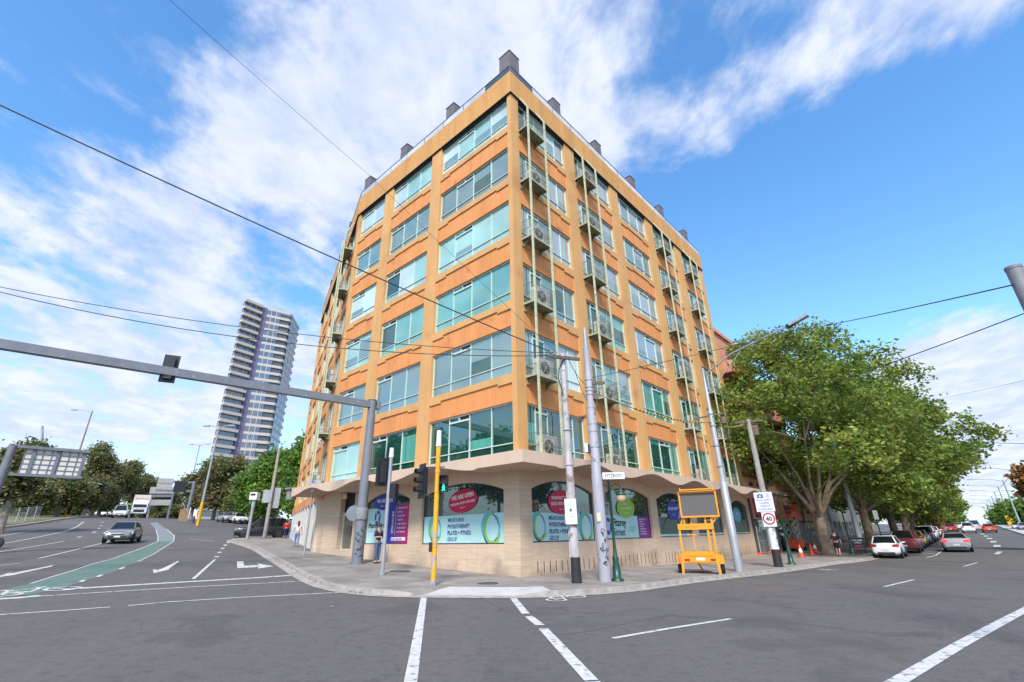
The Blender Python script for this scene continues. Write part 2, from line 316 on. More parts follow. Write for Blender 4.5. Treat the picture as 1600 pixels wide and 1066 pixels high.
# kerb line in (v,t) round the corner of the block
KL=[(26,38.9),(14,38.6),(7,38.2),(3.6,37.6),(1.9,36.2),(.9,32.5),(-.8,23.6),(-3.1,14.9),(-4.45,9.9),(-5.45,6.3),(-6.1,3.4),(-6.1,1.5),(-5.65,.1),(-5.15,-.6),(-4.25,-1.75),(-3.3,-2.85),(-2.5,-3.45),(-1.3,-4.05),(.4,-4.6),(4.7,-4.9),(10.2,-5.35),(20.6,-5.75),(26,-6.7),(32,-7.1),(60,-7.1),(110,-7.2),(230,-8)]
def spl(P,step=.6):
    out=[]
    for i in range(len(P)-1):
        p0=P[max(i-1,0)];p1=P[i];p2=P[i+1];p3=P[min(i+2,len(P)-1)]; L=math.dist(p1,p2); n=max(1,int(L/(step if L<14 else 2.5)))
        for k in range(n):
            t=k/n; out.append(tuple(.5*((2*p1[j])+(-p0[j]+p2[j])*t+(2*p0[j]-5*p1[j]+4*p2[j]-p3[j])*t*t+(-p0[j]+3*p1[j]-3*p2[j]+p3[j])*t**3) for j in(0,1)))
    return out+[P[-1]]
K=spl(KL)
def inner(v,t):
    if t>34.5 and v>1.2: return (min(max(v*.5+5,6.4),26) if v<12 else v,34.8)
    if t>16 : return (max(.3+.36*(t-16),v+2),t+.001)
    if v<0 and t>1: return (.3,t)
    if v<0: return (.3,.3)
    return (v,.3 if v<29 else 3.5)
def khgt(v,t):
    d=math.dist((v,t),(-4.25,-1.75)); return .015+(KERB-.015)*sst((d-1.5)/.5)
side=[]
for i,p in enumerate(K):
    a=K[max(i-1,0)];b=K[min(i+1,len(K)-1)]; d=math.dist(a,b); side.append(((b[1]-a[1])/d,-(b[0]-a[0])/d))   # towards the road
side=[(-x,-y) for x,y in side]
def L3(v,t,h): return W(v,t,gzl(v,t)+h)
kb=MB();gt=MB();pv=MB();NR=10
rows=[]
for p,n_ in zip(K,side):
    h=khgt(*p); 
    if (n_[0]*(-1)+n_[1]*(-1))<0: n_=(-n_[0],-n_[1])
    o=lambda s,hh:L3(p[0]+n_[0]*s,p[1]+n_[1]*s,hh)
    q0=(p[0]-n_[0]*.16,p[1]-n_[1]*.16); I=inner(*p); row=[]
    for j in range(NR+1):
        f=(j/NR)**1.6; x=q0[0]+(I[0]-q0[0])*f; y=q0[1]+(I[1]-q0[1])*f; dd=math.dist((x,y),q0); hh=h+(KERB-h)*sst(dd/1.1)+(.0 if j else 0.0); row.append(L3(x,y,hh))
    rows.append((o(.0,-.03),o(-.012,h),o(-.16,h+.001),o(.36,.012),o(.0,.010),row))
for i in range(len(rows)-1):
    a,b=rows[i],rows[i+1]; kb.quad(a[0],b[0],b[1],a[1]); kb.quad(a[1],b[1],b[2],a[2]); gt.quad(a[3],b[3],b[4],a[4])
    if i%4==0: u_=.018; P_=lambda q,w_:tuple(q[k]+(w_[k]-q[k])*u_/.6 for k in range(3)); kb.add([(x,y,z+.002) for x,y,z in (a[1],P_(a[1],b[1]),P_(a[2],b[2]),a[2])],[(0,1,2,3)],1); f_=lambda p:(p[0]-side[i][0]*.0,p[1],p[2])
    ramp_=math.dist(K[i],(-4.25,-1.75))<1.75
    for j in range(NR): pv.quad(a[5][j],b[5][j],b[5][j+1],a[5][j+1],1 if ramp_ and j<4 else 0)
struct('kerb',kb,[M_kerb,mat('kerb_joint',(.06,.055,.05),.9)]); struct('gutter',gt,M_kerb); struct('footpath',pv,[M_pave,M_conc])
# inner part of the footpath beyond the building and the yard ground
mk=MB()
# crossing lines
for pts in [[(662.5,932),(641.5,1066),(630,1140)]]: line(mk,pts,.17)
for a,b in [((801,934),(821.5,959.5)),((826,963.5),(844,977.5)),((849,983),(924,1064)),((926,1066),(1000,1140))]: line(mk,[a,b],.19)
line(mk,[(958,998),(1050,982),(1142,967.5)],.11); line(mk,[(1382,917.2),(1428,906.2)],.11); line(mk,[(1506,885.4),(1527,879.4)],.11)
line(mk,[(1330,1110),(1402,1066),(1500,1008),(1600,954.5),(1720,890)],.20)
for a,b in [((1557,866.5),(1563,862.5)),((1557.5,855),(1558.5,852)),((1552,848),(1552.6,845.8)),((1546,842.6),(1546.4,841)),((1540.5,838.6),(1540.8,837.4)),((1534.5,835.2),(1534.8,834.2))]: line(mk,[a,b],.5 if a[1]<860 else .3,.02)
line(mk,[(1448,871.7),(1462,868),(1470,862.5),(1477,855)],.12); line(mk,[(1438,866),(1460,865.2)],.2)
line(mk,[(97,921.5),(250,912),(400,903.3),(468,898.5)],.28); line(mk,[(-30,938),(30,934.5),(62,931)],.30); line(mk,[(-60,938.5),(0,936),(150,926.5),(300,917.5),(480,908)],.11)
line(mk,[(-60,965),(0,961),(105,954),(172,949)],.10); line(mk,[(200,947),(256,941.5),(384,933.5),(556,925)],.10)
line(mk,[(302,905),(336,874.5)],.12)
for a in [(338,871),(342.5,864.2),(347,858),(351.3,853),(356,848.6)]: line(mk,[a,(a[0]+1.2,a[1]-1.6)],.22)
line(mk,[(296,842.2),(335,846.2)],.11); line(mk,[(285,830.6),(305,831.6)],.11)
line(mk,[(0,850),(62.5,838.7),(100,831),(119,823.8),(131,815.6)],.13); line(mk,[(-20,867),(0,862.5),(40,856.2),(100,845.6)],.11); line(mk,[(60,873),(100,863.7),(172,845.5)],.12)
line(mk,[(0,883.8),(32,880.5)],.1)
for a,b in [((121,840),(127,838.6)),((145,832.6),(149,831)),((153.7,826.2),(155.6,825.2)),((157.4,821.6),(158.4,820.8)),((160,816.5),(160.6,815.8))]: line(mk,[a,b],.2)
line(mk,[(7,830.6),(37,829.5)],.14); line(mk,[(0,838),(56,828.3)],.11); line(mk,[(60,831.3),(87,830)],.14); line(mk,[(96,817.5),(122,816.7)],.14)
# green lane edges
GL=[((0,923.5),(0,932.2)),((47.5,912.5),(45,930)),((80,902),(95,920)),((112.5,892.5),(125,910)),((143,882),(152,902)),((175,873.7),(187,890)),((200,864.5),(215,878)),((220,857.5),(240,866.2)),((246.3,846.2),(271.2,846.2))]
gl=MB(); drape(gl,[(gp(*a)[:2],gp(*b)[:2]) for a,b in GL],.005); GW=[((246.3,846.2),(271.2,846.2)),((247,839),(272.5,837)),((243.5,827.5),(260,827)),((234,817),(246,816.5))]
line(mk,[p[0] for p in GL[1:]]+[p[0] for p in GW[1:3]],.07,.011); line(mk,[p[1] for p in GL[6:]]+[p[1] for p in GW[1:3]],.07,.011)
for k in range(3,7): p=GL[k][1]; line(mk,[p,(p[0]+7,p[1]-3.2)],.13,.011)
wn=MB(); drape(wn,[(gp(*a)[:2],gp(*b)[:2]) for a,b in GW],.005)
struct('green_bicycle_lane',gl,M_green); struct('worn_bicycle_lane',wn,M_worn)
def patch(mb,px,off=.009,h=0): mb.poly([(lambda q:(q[0],q[1],q[2]+off))(gp(x,y,h)) for x,y in px])
# arrows
patch(mk,[(277.5,877),(280,877.5),(262,890.6),(266.8,889.8),(240,896.2),(238.8,890.4),(247,891),(254,888.5)])
patch(mk,[(-10,903.5),(20,893.5),(12,897.5),(84,883.2),(80,886),(30,896.8),(24,898.5)])
patch(mk,[(370,877.5),(380,877.5),(381.5,884.5),(404,883.4),(402,880.8),(428,885.2),(403,889),(403.5,886.6),(371,888.2)])
# bicycle symbols
def bike(mb,c,ax,s):
    ax=np.array(ax)/np.linalg.norm(ax); ay=np.array([-ax[1],ax[0]])
    def P(x,y): q=np.array(c)+ax*x*s+ay*y*s; return (float(q[0]),float(q[1]),gz(*q)+.012)
    def seg(a,b,wd=.1):
        d=np.array(b)-np.array(a); n_=np.array([-d[1],d[0]])/np.linalg.norm(d)*wd/2; a=np.array(a);b=np.array(b); mb.poly([P(*(a+n_)),P(*(b+n_)),P(*(b-n_)),P(*(a-n_))])
    for cx in(-.75,.75):
        for k in range(12):
            a=2*math.pi*k/12;e=2*math.pi*(k+1)/12; mb.poly([P(cx+.5*math.cos(a),.5*math.sin(a)),P(cx+.5*math.cos(e),.5*math.sin(e)),P(cx+.38*math.cos(e),.38*math.sin(e)),P(cx+.38*math.cos(a),.38*math.sin(a))])
    for a,b in [((-.75,0),(-.3,.75)),((-.3,.75),(.5,.75)),((.5,.75),(-.1,0)),((-.1,0),(-.75,0)),((-.1,0),(-.35,.95)),((.5,.75),(.75,0)),((.45,.95),(.75,1.0)),((.5,.75),(.45,.95)),((-.55,.98),(-.2,.98))]: seg(a,b)
q=gp(885,935.2); bike(mk,q[:2],RV,.62)
q=gp(52,925); bike(mk,q[:2],RV*.3+LV*.1,.95)
q=gp(1298,890.8); bike(mk,q[:2],RV,.55)
struct('road_markings',mk,M_white)
M_patch=mat('asphalt_patch',(.085,.08,.079),.85,var=.2,sc=1.2,var2=(60,.5,.62,(.15,.142,.136)),bump=.5,bsc=70); pt_=MB()
for px in ([(848,981),(905,968),(985,951),(1060,951),(1040,962),(930,985),(875,993)],[(330,890),(352,889),(352,893),(334,894)]):
    c_=(sum(p[0] for p in px)/len(px),sum(p[1] for p in px)/len(px)); pt_.add([(lambda q:(q[0],q[1],q[2]+.004))(gp(x,y)) for x,y in px],[tuple(range(len(px)))],0)
struct('asphalt_patches',pt_,M_patch)
# manhole covers and storm drain lip
M_iron=mat('cast_iron',(.07,.068,.065),.75,var=.2,sc=6,bump=.4,bsc=90)
for i,(px,py,s,lb) in enumerate([(625,893,.42,'round cast iron cover in the footpath left of the yellow signal post'),(762,912,.36,'round cast iron cover in the footpath before the building corner'),(1094,894,.5,'dark cast iron cover in the footpath beside the message trailer')]):
    x,y,z=gp(px,py,KERB); m=MB(); m.lathe([(s,-.01),(s,.012),(s*.93,.02),(0,.02)],n=20); solo('manhole_cover',m,M_iron,lb,'manhole cover',(x,y,z),group='manhole covers in the footpath')
    m2=MB(); e=s*1.75; 
    if 0: m2.poly([W(*(lambda q:(q[0]+dx,q[1]+dy))(loc(x,y)),z+.006) for dx,dy in((-e,-e),(e,-e),(e,e),(-e,e))]); struct('concrete_surround',m2,M_conc)
# verge and median
vg=MB(); VP=[loc(*gp(*p)[:2]) for p in((-90,843),(0,827),(50,820),(81,815),(106,811.5))]; VP.append((VP[-1][0]+12,VP[-1][1]+60))
drape(vg,[(W(a,b)[:2],W(a-38,b+6)[:2]) for a,b in VP],.14,step=3); struct('grass_verge',vg,M_grass)
ke=MB()
for (a,b),(c,d) in zip(VP,VP[1:]): 
    n=int(math.dist((a,b),(c,d))/3)
    for i in range(n):
        f,g=i/n,(i+1)/n; p=(a+(c-a)*f,b+(d-b)*f);q=(a+(c-a)*g,b+(d-b)*g); ke.quad(L3(*p,-.02),L3(*q,-.02),L3(*q,.16),L3(*p,.16)); ke.quad(L3(*p,.16),L3(*q,.16),L3(q[0]-.25,q[1],.165),L3(p[0]-.25,p[1],.165))
struct('verge_kerb',ke,M_kerb)
md=MB(); MP=[(52,-18.4),(90,-18.0),(140,-17.6),(240,-17.4)]
drape(md,[(W(a,b)[:2],W(a,b-9)[:2]) for a,b in MP],.17,step=3); struct('median_strip',md,M_conc)
mk2=MB()
for (a,b),(c,d) in zip(MP,MP[1:]): 
    n=int((c-a)/4)
    for i in range(n):
        f,g=i/n,(i+1)/n; p=(a+(c-a)*f,b+(d-b)*f);q=(a+(c-a)*g,b+(d-b)*g); mk2.quad(L3(p[0],p[1]+.02,-.02),L3(q[0],q[1]+.02,-.02),L3(q[0],q[1]+.02,.18),L3(p[0],p[1]+.02,.18))
struct('median_kerb',mk2,M_kerb)
# ---------------------------------------------------------------- the orange office building
BZ=1.51
B=thing('office_building','six storey orange office building on the corner with wavy canopy and green glass windows','building',W(0,0,-BZ),RZ)
def FL(u,w,z): return (-w,u,z+BZ)
def FR(u,w,z): return (u,-w,z+BZ)
d3=(.342,.940); o3=(-.940,.342)
def F3(u,w,z): return (d3[0]*u+o3[0]*w,16.45+d3[1]*u+o3[1]*w,z+BZ)
M_pil=mat('ochre_render',(.62,.335,.12),.8,streak=(.50,.27,.12),var=.07,sc=.9,bump=.08,bsc=60,stretch=(1,1,.35),var2=(.6,.56,.74,(.50,.245,.10)))
M_spa=mat('orange_render',(.69,.275,.085),.8,streak=(.50,.17,.06),var=.08,sc=1.1,bump=.08,bsc=60,stretch=(1,1,.18),var2=(1.6,.60,.76,(.52,.17,.055)))
M_par=mat('parapet_render',(.60,.30,.09),.8,streak=(.48,.22,.08),var=.10,sc=1.3,stretch=(1,1,.12),var2=(1.2,.6,.75,(.48,.20,.06)))
M_flash=mat('parapet_capping',(.42,.39,.36),.6,var=.1)
M_fr=mat('window_frame_paint',(.52,.64,.58),.5,var=.05)
M_steel=mat('pale_green_steel',(.50,.53,.34),.6,var=.16,sc=5,var2=(7,.62,.72,(.28,.2,.11)))
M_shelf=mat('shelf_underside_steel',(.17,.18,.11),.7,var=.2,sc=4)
M_blk=mat('grey_roof_block',(.155,.14,.15),.85,var=.15,sc=3)
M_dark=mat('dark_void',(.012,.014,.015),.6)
M_stone=matx('travertine_cladding',lambda nt,n,lk,b:stone_f(nt,n,lk,b,(.64,.50,.36),(.55,.405,.275),.62,.31)) if 0 else None
def stone_f(c1,c2,bw,bh,mort=.5):
    def f(nt,n,lk,b):
        tcn=n.new('ShaderNodeTexCoord'); sx=n.new('ShaderNodeSeparateXYZ'); lk.new(tcn.outputs['Object'],sx.inputs[0]); ad=n.new('ShaderNodeMath'); lk.new(sx.outputs[0],ad.inputs[0]); lk.new(sx.outputs[1],ad.inputs[1])
        cb=n.new('ShaderNodeCombineXYZ'); lk.new(ad.outputs[0],cb.inputs[0]); lk.new(sx.outputs[2],cb.inputs[1])
        br=n.new('ShaderNodeTexBrick'); br.offset=0; br.inputs['Scale'].default_value=1; br.inputs['Brick Width'].default_value=bw; br.inputs['Row Height'].default_value=bh; br.inputs['Mortar Size'].default_value=.008; br.inputs['Color1'].default_value=c1+(1,); br.inputs['Color2'].default_value=c2+(1,); br.inputs['Mortar'].default_value=tuple(x*mort for x in c2)+(1,); lk.new(cb.outputs[0],br.inputs[0])
        g=n.new('ShaderNodeNewGeometry'); mp_=n.new('ShaderNodeMapping'); mp_.inputs['Scale'].default_value=(.7,.7,9); lk.new(g.outputs['Position'],mp_.inputs[0]); t=n.new('ShaderNodeTexNoise'); t.inputs['Scale'].default_value=2.2; t.inputs['Detail'].default_value=7; lk.new(mp_.outputs[0],t.inputs['Vector'])
        r=n.new('ShaderNodeMapRange'); lk.new(t.outputs[0],r.inputs[0]); r.inputs[1].default_value=.3; r.inputs[2].default_value=.7; r.inputs[3].default_value=.9; r.inputs[4].default_value=1.07
        t2=n.new('ShaderNodeTexNoise'); t2.inputs['Scale'].default_value=.8; t2.inputs['Detail'].default_value=6; lk.new(g.outputs['Position'],t2.inputs['Vector']); sz=n.new('ShaderNodeMapRange'); lk.new(sx.outputs[2],sz.inputs[0]); sz.inputs[1].default_value=1.3; sz.inputs[2].default_value=0; sz.inputs[3].default_value=-.25; sz.inputs[4].default_value=.22
        a2=n.new('ShaderNodeMath'); lk.new(t2.outputs[0],a2.inputs[0]); lk.new(sz.outputs[0],a2.inputs[1]); r2=n.new('ShaderNodeMapRange'); lk.new(a2.outputs[0],r2.inputs[0]); r2.inputs[1].default_value=.55; r2.inputs[2].default_value=.8; r2.inputs[3].default_value=1; r2.inputs[4].default_value=.55
        m=n.new('ShaderNodeMath'); m.operation='MULTIPLY'; lk.new(r.outputs[0],m.inputs[0]); lk.new(r2.outputs[0],m.inputs[1]); v=n.new('ShaderNodeVectorMath'); v.operation='SCALE'; lk.new(br.outputs[0],v.inputs[0]); lk.new(m.outputs[0],v.inputs[3]); lk.new(v.outputs[0],b.inputs['Base Color']); b.inputs['Roughness'].default_value=.65
    return f
M_stone=matx('travertine_cladding',stone_f((.64,.475,.34),(.58,.42,.295),.62,.62,.86))
M_stoneF=matx('fine_travertine_cladding',stone_f((.61,.47,.33),(.55,.415,.285),1.3,.15,.93))
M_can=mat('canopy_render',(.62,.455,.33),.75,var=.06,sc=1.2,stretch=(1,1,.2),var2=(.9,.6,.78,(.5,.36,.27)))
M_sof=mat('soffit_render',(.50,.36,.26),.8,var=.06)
G_aqua=glass('aqua_blind_glass',(.31,.54,.49),.36); G_teal=glass('teal_blind_glass',(.16,.39,.335),.34); G_pale=glass('pale_blind_glass',(.52,.64,.61),.4)
G_grey=glass('grey_green_glass',(.145,.25,.245),.55); G_sky=glass('bright_reflecting_glass',(.26,.31,.33),1.1); G_dk=glass('dark_green_glass',(.010,.065,.048),.42); G_cur=glass('curtained_green_glass',(.03,.17,.13),.35,curtain=(.10,.36,.29)); G_pink=glass('pink_blind_glass',(.55,.40,.48),.3)
GM=[G_aqua,G_teal,G_pale,G_grey,G_sky,G_dk,G_cur,G_pink]
ZT=[23.77-3.656*i for i in range(6)]; WH=[2.22,2.24,2.28,2.34,2.37,2.35]
ZB=[a-b for a,b in zip(ZT,WH)]
PT=25.55; CT=2.95
wall=MB()
def facade(T,bays,u0,u1,step=True,pu=None):
    pu=u0 if pu is None else pu
    wall.T=T
    edges=[u0]+[x for b in bays for x in b]+[u1]
    for k in range(0,len(edges),2): wall.box(edges[k],-.42,CT-.3,edges[k+1],0,ZT[0]+.12,0)
    wall.box(pu,-.42,ZT[0]+.1202,u1,.10,PT,2)
    wall.box(pu-.01 if pu<0 else pu,-.40,ZT[0]+.09,u1,.11,ZT[0]+.1199,4)
    x=u0+.9
    while x<u1-.3: wall.box(x,.098,ZT[0]+.14,x+.02,.106,PT-.02,5); x+=1.28
    wall.box(pu+.03 if pu<0 else pu,-.42,PT,u1,.07,PT+.06,3)
    for a,b in bays:
        for i in range(6):
            zb=ZB[i] if i<5 else CT-.3; 
            if i<5:
                wall.box(a,-.40,ZT[i+1],b,-.07,zb-.33,1)
                wall.box(a,-.40,zb-.33,b,-.003,zb,0)
                if step: wall.box(a,-.40,zb-.44,a+.9,-.004,zb-.3302,0); wall.box(b-.9,-.40,zb-.44,b,-.004,zb-.3302,0)
            else: wall.box(a,-.40,CT-.3,b,-.01,ZB[5],0)
        wall.box(a,-.40,ZT[0],b,-.02,ZT[0]+.0895,4)
LB=[(.29,6.18),(7.16,11.67),(12.72,16.13)]; RB=[(.65,5.2),(6.26,10.74),(11.9,16.2),(17.48,21.6),(23.05,27.3)]
TB=[(.7,4.0),(4.9,9.2),(10.1,14.2),(15.1,19.2),(20.1,22.3)]
facade(FL,LB,.0,16.45,pu=-.10); facade(FR,RB,.42,27.95); facade(F3,TB,0,22.8)
wall.T=None
part('wall',wall,[M_pil,M_spa,M_par,M_flash,M_dark,M_spa],B)
core=MB(); pts=[(.42,.42),(27.5,.42),(27.5,22),(8.6,37.5),(.55,16.4)]
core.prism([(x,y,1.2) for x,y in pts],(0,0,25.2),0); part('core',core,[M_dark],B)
# windows
def window(T,a,b,zb,zt,muls,gl,tr=.55,vent=None,split=None,op=None):
    fr=MB(T); e=.036; w0,w1=-.27,-.17
    for m in muls: fr.box(m-e/2,w0,zb,m+e/2,w1,zt)
    fr.box(a,w0,zb,a+.05,w1+.001,zt); fr.box(b-.05,w0,zb,b,w1+.001,zt); fr.box(a+.05,w0,zt-.06,b-.05,w1+.002,zt); fr.box(a+.05,w0,zb,b-.05,w1+.002,zb+.05); fr.box(a+.05,w0,zb+tr-e/2,b-.05,w1+.003,zb+tr+e/2)
    ed=[a+.03]+list(muls)+[b-.03]
    if vent is not None: 
        x0,x1=ed[vent],ed[vent+1]; fr.box(x0,w0,zt-.34,x1,w1+.012,zt-.26); fr.box(x0,w0,zt-.08,x1,w1+.012,zt-.05); fr.box((x0+x1)/2-.02,w0,zt-.3,(x0+x1)/2+.02,w1+.011,zt-.06); fr.box(x0+.05,w0,zt-.25,(x0+x1)/2-.04,w1-.04,zt-.09,1)
    wn=part('window',fr,[M_fr,M_dark],B); p=MB(T)
    for k in range(len(ed)-1):
        for z0,z1 in((zb+.03,zb+tr),(zb+tr,zt-.03)):
            t1,t2=random.uniform(-.006,.006),random.uniform(-.006,.006); W0=-.225; g=gl[k%len(gl)]
            if random.random()<.10 and len(gl)<4: g=random.choice(gl)
            if z1-z0>1 and random.random()<.38:   # a blind let down part of the way
                zm=z0+(z1-z0)*random.choice([.25,.4,.55,.8]); g2={0:3,2:3,1:5,3:5,4:3,5:6,6:5,7:4}[g]; f=(zm-z0)/(z1-z0); p.quad((ed[k],W0+t1,z0),(ed[k+1],W0-t1,z0),(ed[k+1],W0-t1+t2*f,zm),(ed[k],W0+t1+t2*f,zm),g2); p.quad((ed[k],W0+t1+t2*f,zm),(ed[k+1],W0-t1+t2*f,zm),(ed[k+1],W0-t1+t2,z1),(ed[k],W0+t1+t2,z1),g); continue
            p.quad((ed[k],W0+t1,z0),(ed[k+1],W0-t1,z0),(ed[k+1],W0-t1+t2,z1),(ed[k],W0+t1+t2,z1),g)
    part('pane',p,GM,wn); return wn
gLrows=[[[2,0,0,2],[3],[0],[1],[3],[5]],[[2,0,2],[3],[0,2,3],[1],[3],[5]],[[2,2],[3,2],[2],[0],[3],[0]]]
for bi,(a,b) in enumerate(LB):
    n=[4,3,2][bi]
    for i in range(6):
        muls=[a+(b-a)*k/n for k in range(1,n)]; window(FL,a,b,ZB[i],ZT[i],muls,gLrows[bi][i],vent={0:2,1:2,2:1}[bi] if 1 else None)
gR=[[[4,2,0,2],[4,4,3],[4,4,3],[3,3,1],[4,2,3],[5,5,5]],[[4,3,2],[4,4,4],[4,0,4],[1,2,0],[4,5,1],[5,5,5]],[[4],[4,3],[4],[4],[6,1,6],[6]],[[4],[4,3],[4],[4,7,4],[3,4,5],[5,6]],[[2],[2],[7],[4,2],[5,1],[5,6]]]
for bi,(a,b) in enumerate(RB):
    for i in range(6):
        L=b-a
        if bi==2: muls=[a+L*f for f in(.12,.42,.74)]; vt=2
        elif bi in(0,1): muls=[a+L*f for f in(.17,.36,.62,.80)] if bi==0 else [a+L*f for f in(.15,.36,.55)]; vt=1
        else: muls=[a+L*f for f in(.17,.36,.58)]; vt=1
        g_=gR[bi][i]; n_=len(muls)+1; g_=[g_[k%len(g_)] for k in range(n_)]
        if bi!=2: g_[0]=random.choice([3,5,5,4]); g_[1]=random.choice([5,3,5])
        window(FR,a,b,ZB[i],ZT[i],muls,g_,vent=vt)
for bi,(a,b) in enumerate(TB):
    for i in range(6): window(F3,a,b,ZB[i],ZT[i],[a+(b-a)*f for f in(.34,.67)],[[4,3],[3,4],[4,5]][(bi+i)%3],vent=0)
# balconies, posts, air conditioners
M_acw=mat('air_conditioner_casing',(.60,.58,.54),.5,var=.06); M_fan=mat('fan_grille',(.07,.07,.07),.6); M_meshc=mat('cage_wire',(.16,.175,.13),.6)
ORD=['first','second','third','fourth','fifth']; STO=['top','second highest','third highest','fourth highest','fifth highest','lowest']
def cage_col(T,u,face,name,skip=(),tilt=0,rzl=0,n6=6):
    w_=.62; wd=1.5
    for i in range(6):
        z=ZB[i]-.14 if i<5 else CT+.04
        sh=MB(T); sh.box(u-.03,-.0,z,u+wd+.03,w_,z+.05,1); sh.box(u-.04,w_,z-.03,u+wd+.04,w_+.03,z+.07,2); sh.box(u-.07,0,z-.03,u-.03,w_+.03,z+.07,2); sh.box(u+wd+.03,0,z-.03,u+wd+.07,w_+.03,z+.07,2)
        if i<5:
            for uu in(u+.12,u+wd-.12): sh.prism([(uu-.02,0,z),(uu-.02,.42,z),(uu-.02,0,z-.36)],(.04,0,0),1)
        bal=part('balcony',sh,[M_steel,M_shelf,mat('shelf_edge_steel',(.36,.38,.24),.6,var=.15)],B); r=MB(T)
        for zz_ in(z+.55,z+1.08):
            r.box(u,w_-.02,zz_,u+wd,w_,zz_+.025); r.box(u-.02,0,zz_,u,w_,zz_+.025); r.box(u+wd,0,zz_,u+wd+.02,w_,zz_+.025)
        for k in range(19): x=u+wd*k/18; r.box(x-.007,w_-.014,z+.1,x+.007,w_-.004,z+1.08)
        for k in range(1,8): y=w_*k/8; r.box(u-.014,y-.006,z+.1,u-.004,y+.006,z+1.08); r.box(u+wd+.004,y-.006,z+.1,u+wd+.014,y+.006,z+1.08)
        part('railing',r,[M_meshc],bal)
        if i in skip: continue
        c=T(u+.84,.36,z+.06); p=B.location; q=Matrix.Rotation(RZ,4,'Z')@Vector(c)+Vector(p)
        t=thing('air_conditioner',f'white air conditioner on the {STO[i]} shelf of the {name}','air conditioner',q,RZ+rzl,'air conditioners on the green shelves')
        t.scale=(1.2,1.1,1.12); hh=random.choice([.66,.8,.86]); m=MB(); m.box(-.42,-.15,0,.42,.15,hh); m.box(-.40,-.17,-.02,-.3,.17,0); m.box(.3,-.17,-.02,.4,.17,0); m.box(.25,-.156,.05,.4,-.15,hh-.05,1); part('casing',m,[M_acw,mat('casing_side',(.42,.41,.38),.6)],t)
        g=MB(); g.lathe([(.27,-.012),(.27,.0),(.23,.0),(.23,-.02),(.0,-.02)],c=(-.1,-.158,hh/2),n=18,ax='y'); part('fan_grille',g,[M_fan],t)
        g=MB(); g.lathe([(.07,-.03),(.07,-.018),(0,-.018)],c=(-.1,-.166,hh/2),n=10,ax='y')
        for k in range(6): a=k*math.pi/3; g.bar((-.1,-.182,hh/2),(-.1+.25*math.cos(a),-.182,hh/2+.25*math.sin(a)),.012,.012)
        part('fan_hub',g,[M_acw],t)
    for uu in(u,u+wd):
        p=MB(T); p.box(uu-.05,w_+.03,CT,uu+.05,w_+.11,ZT[0]-.9); p.bar((uu,w_+.07,ZT[0]-.92),(uu,.16,ZT[0]+.15),.08,.08,up=(1,0,0)); part('support_post',p,[M_steel],B)
cage_col(FR,.68,'R','green cage column nearest the corner',skip=(0,))
cage_col(FR,6.2,'R','second green cage column',skip=(2,))
cage_col(FR,17.5,'R','third green cage column',skip=())
cage_col(FR,23.05,'R','farthest right cage column',skip=(3,))
cage_col(F3,1.3,'3','left end wall cage column',skip=(0,4),rzl=math.atan2(-d3[0],d3[1])+math.pi/2*3)
# roof blocks, balustrade
def block(T,u): m=MB(T); u+=.1; m.box(u,-.86,PT+.055,u+.78,-.06,27.3); m.box(u-.03,-.89,27.3,u+.81,-.03,27.36); part('roof_block',m,[M_blk],B)
m=MB(); m.box(-.0,0.0,PT+.055+BZ,.86,.86,27.5+BZ); m.box(-.03,-.03,27.5+BZ,.89,.89,27.56+BZ); part('roof_block',m,[M_blk],B)
for u in(5.1,10.4,15.4): block(FL,u)
for u in(4.3,9.4,14.6,19.8,25.0): block(FR,u)
for u in(6,12,18): block(F3,u)
M_bal=glass('balustrade_glass',(.60,.62,.62),.3); M_bald=glass('dark_balustrade_glass',(.03,.035,.035),.3); M_rail=mat('balustrade_rail',(.16,.15,.17),.4,metal=.5)
for T,L in((FL,16.4),(FR,27.9),(F3,22.8)):
    r=MB(T); x=0
    r.box(0,.0,PT+.58,L,.05,PT+.63,0)
    g=MB(T); k=0
    while x<L-.1:
        r.box(x-.015,.01,PT+.06,x+.015,.04,PT+.6,0); x1=min(x+2.05,L); g.box(x+.03,.02,PT+.07,x1-.03,.03,PT+.57,1 if k==0 or (k==1 and T is FL and 0) else 0); x=x1; k+=1
    rl=part('balustrade',r,[M_rail],B); part('balustrade_panel',g,[M_bal,M_bald],rl)
# canopy
def cz(u,V):
    for a,b in zip(V,V[1:]):
        if a<=u<=b: return 2.44+.36*(.5-.5*math.cos(2*math.pi*(u-a)/(b-a)))
    return 2.49
VL=[.8,6.9,12.4,17.2]; VR=[.45,5.8,11.4,16.4,22.0,27.6,33.5]
cn=MB(); OFF=1.7
for T,V,end in((FL,VL,17.2),(FR,VR,28.0)):
    cn.T=T; u=-OFF; st=.2; us=[]
    while u<end: us.append(u); u+=st
    us.append(end)
    for a,b in zip(us,us[1:]):
        za,zb_=cz(a,V),cz(b,V); wa,wb=min(0,0),0
        wi=lambda u:(-u if u<0 else 0)
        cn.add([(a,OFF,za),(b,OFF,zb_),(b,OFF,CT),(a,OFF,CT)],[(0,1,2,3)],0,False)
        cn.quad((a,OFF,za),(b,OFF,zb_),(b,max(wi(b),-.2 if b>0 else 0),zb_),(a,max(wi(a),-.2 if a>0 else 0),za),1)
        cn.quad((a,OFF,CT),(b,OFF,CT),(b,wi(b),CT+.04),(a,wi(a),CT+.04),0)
    cn.quad((end,OFF,cz(end,V)),(end,OFF,CT),(end,-.2,CT),(end,-.2,cz(end,V)),0)
cn.T=None; part('canopy',cn,[M_can,M_sof],B)
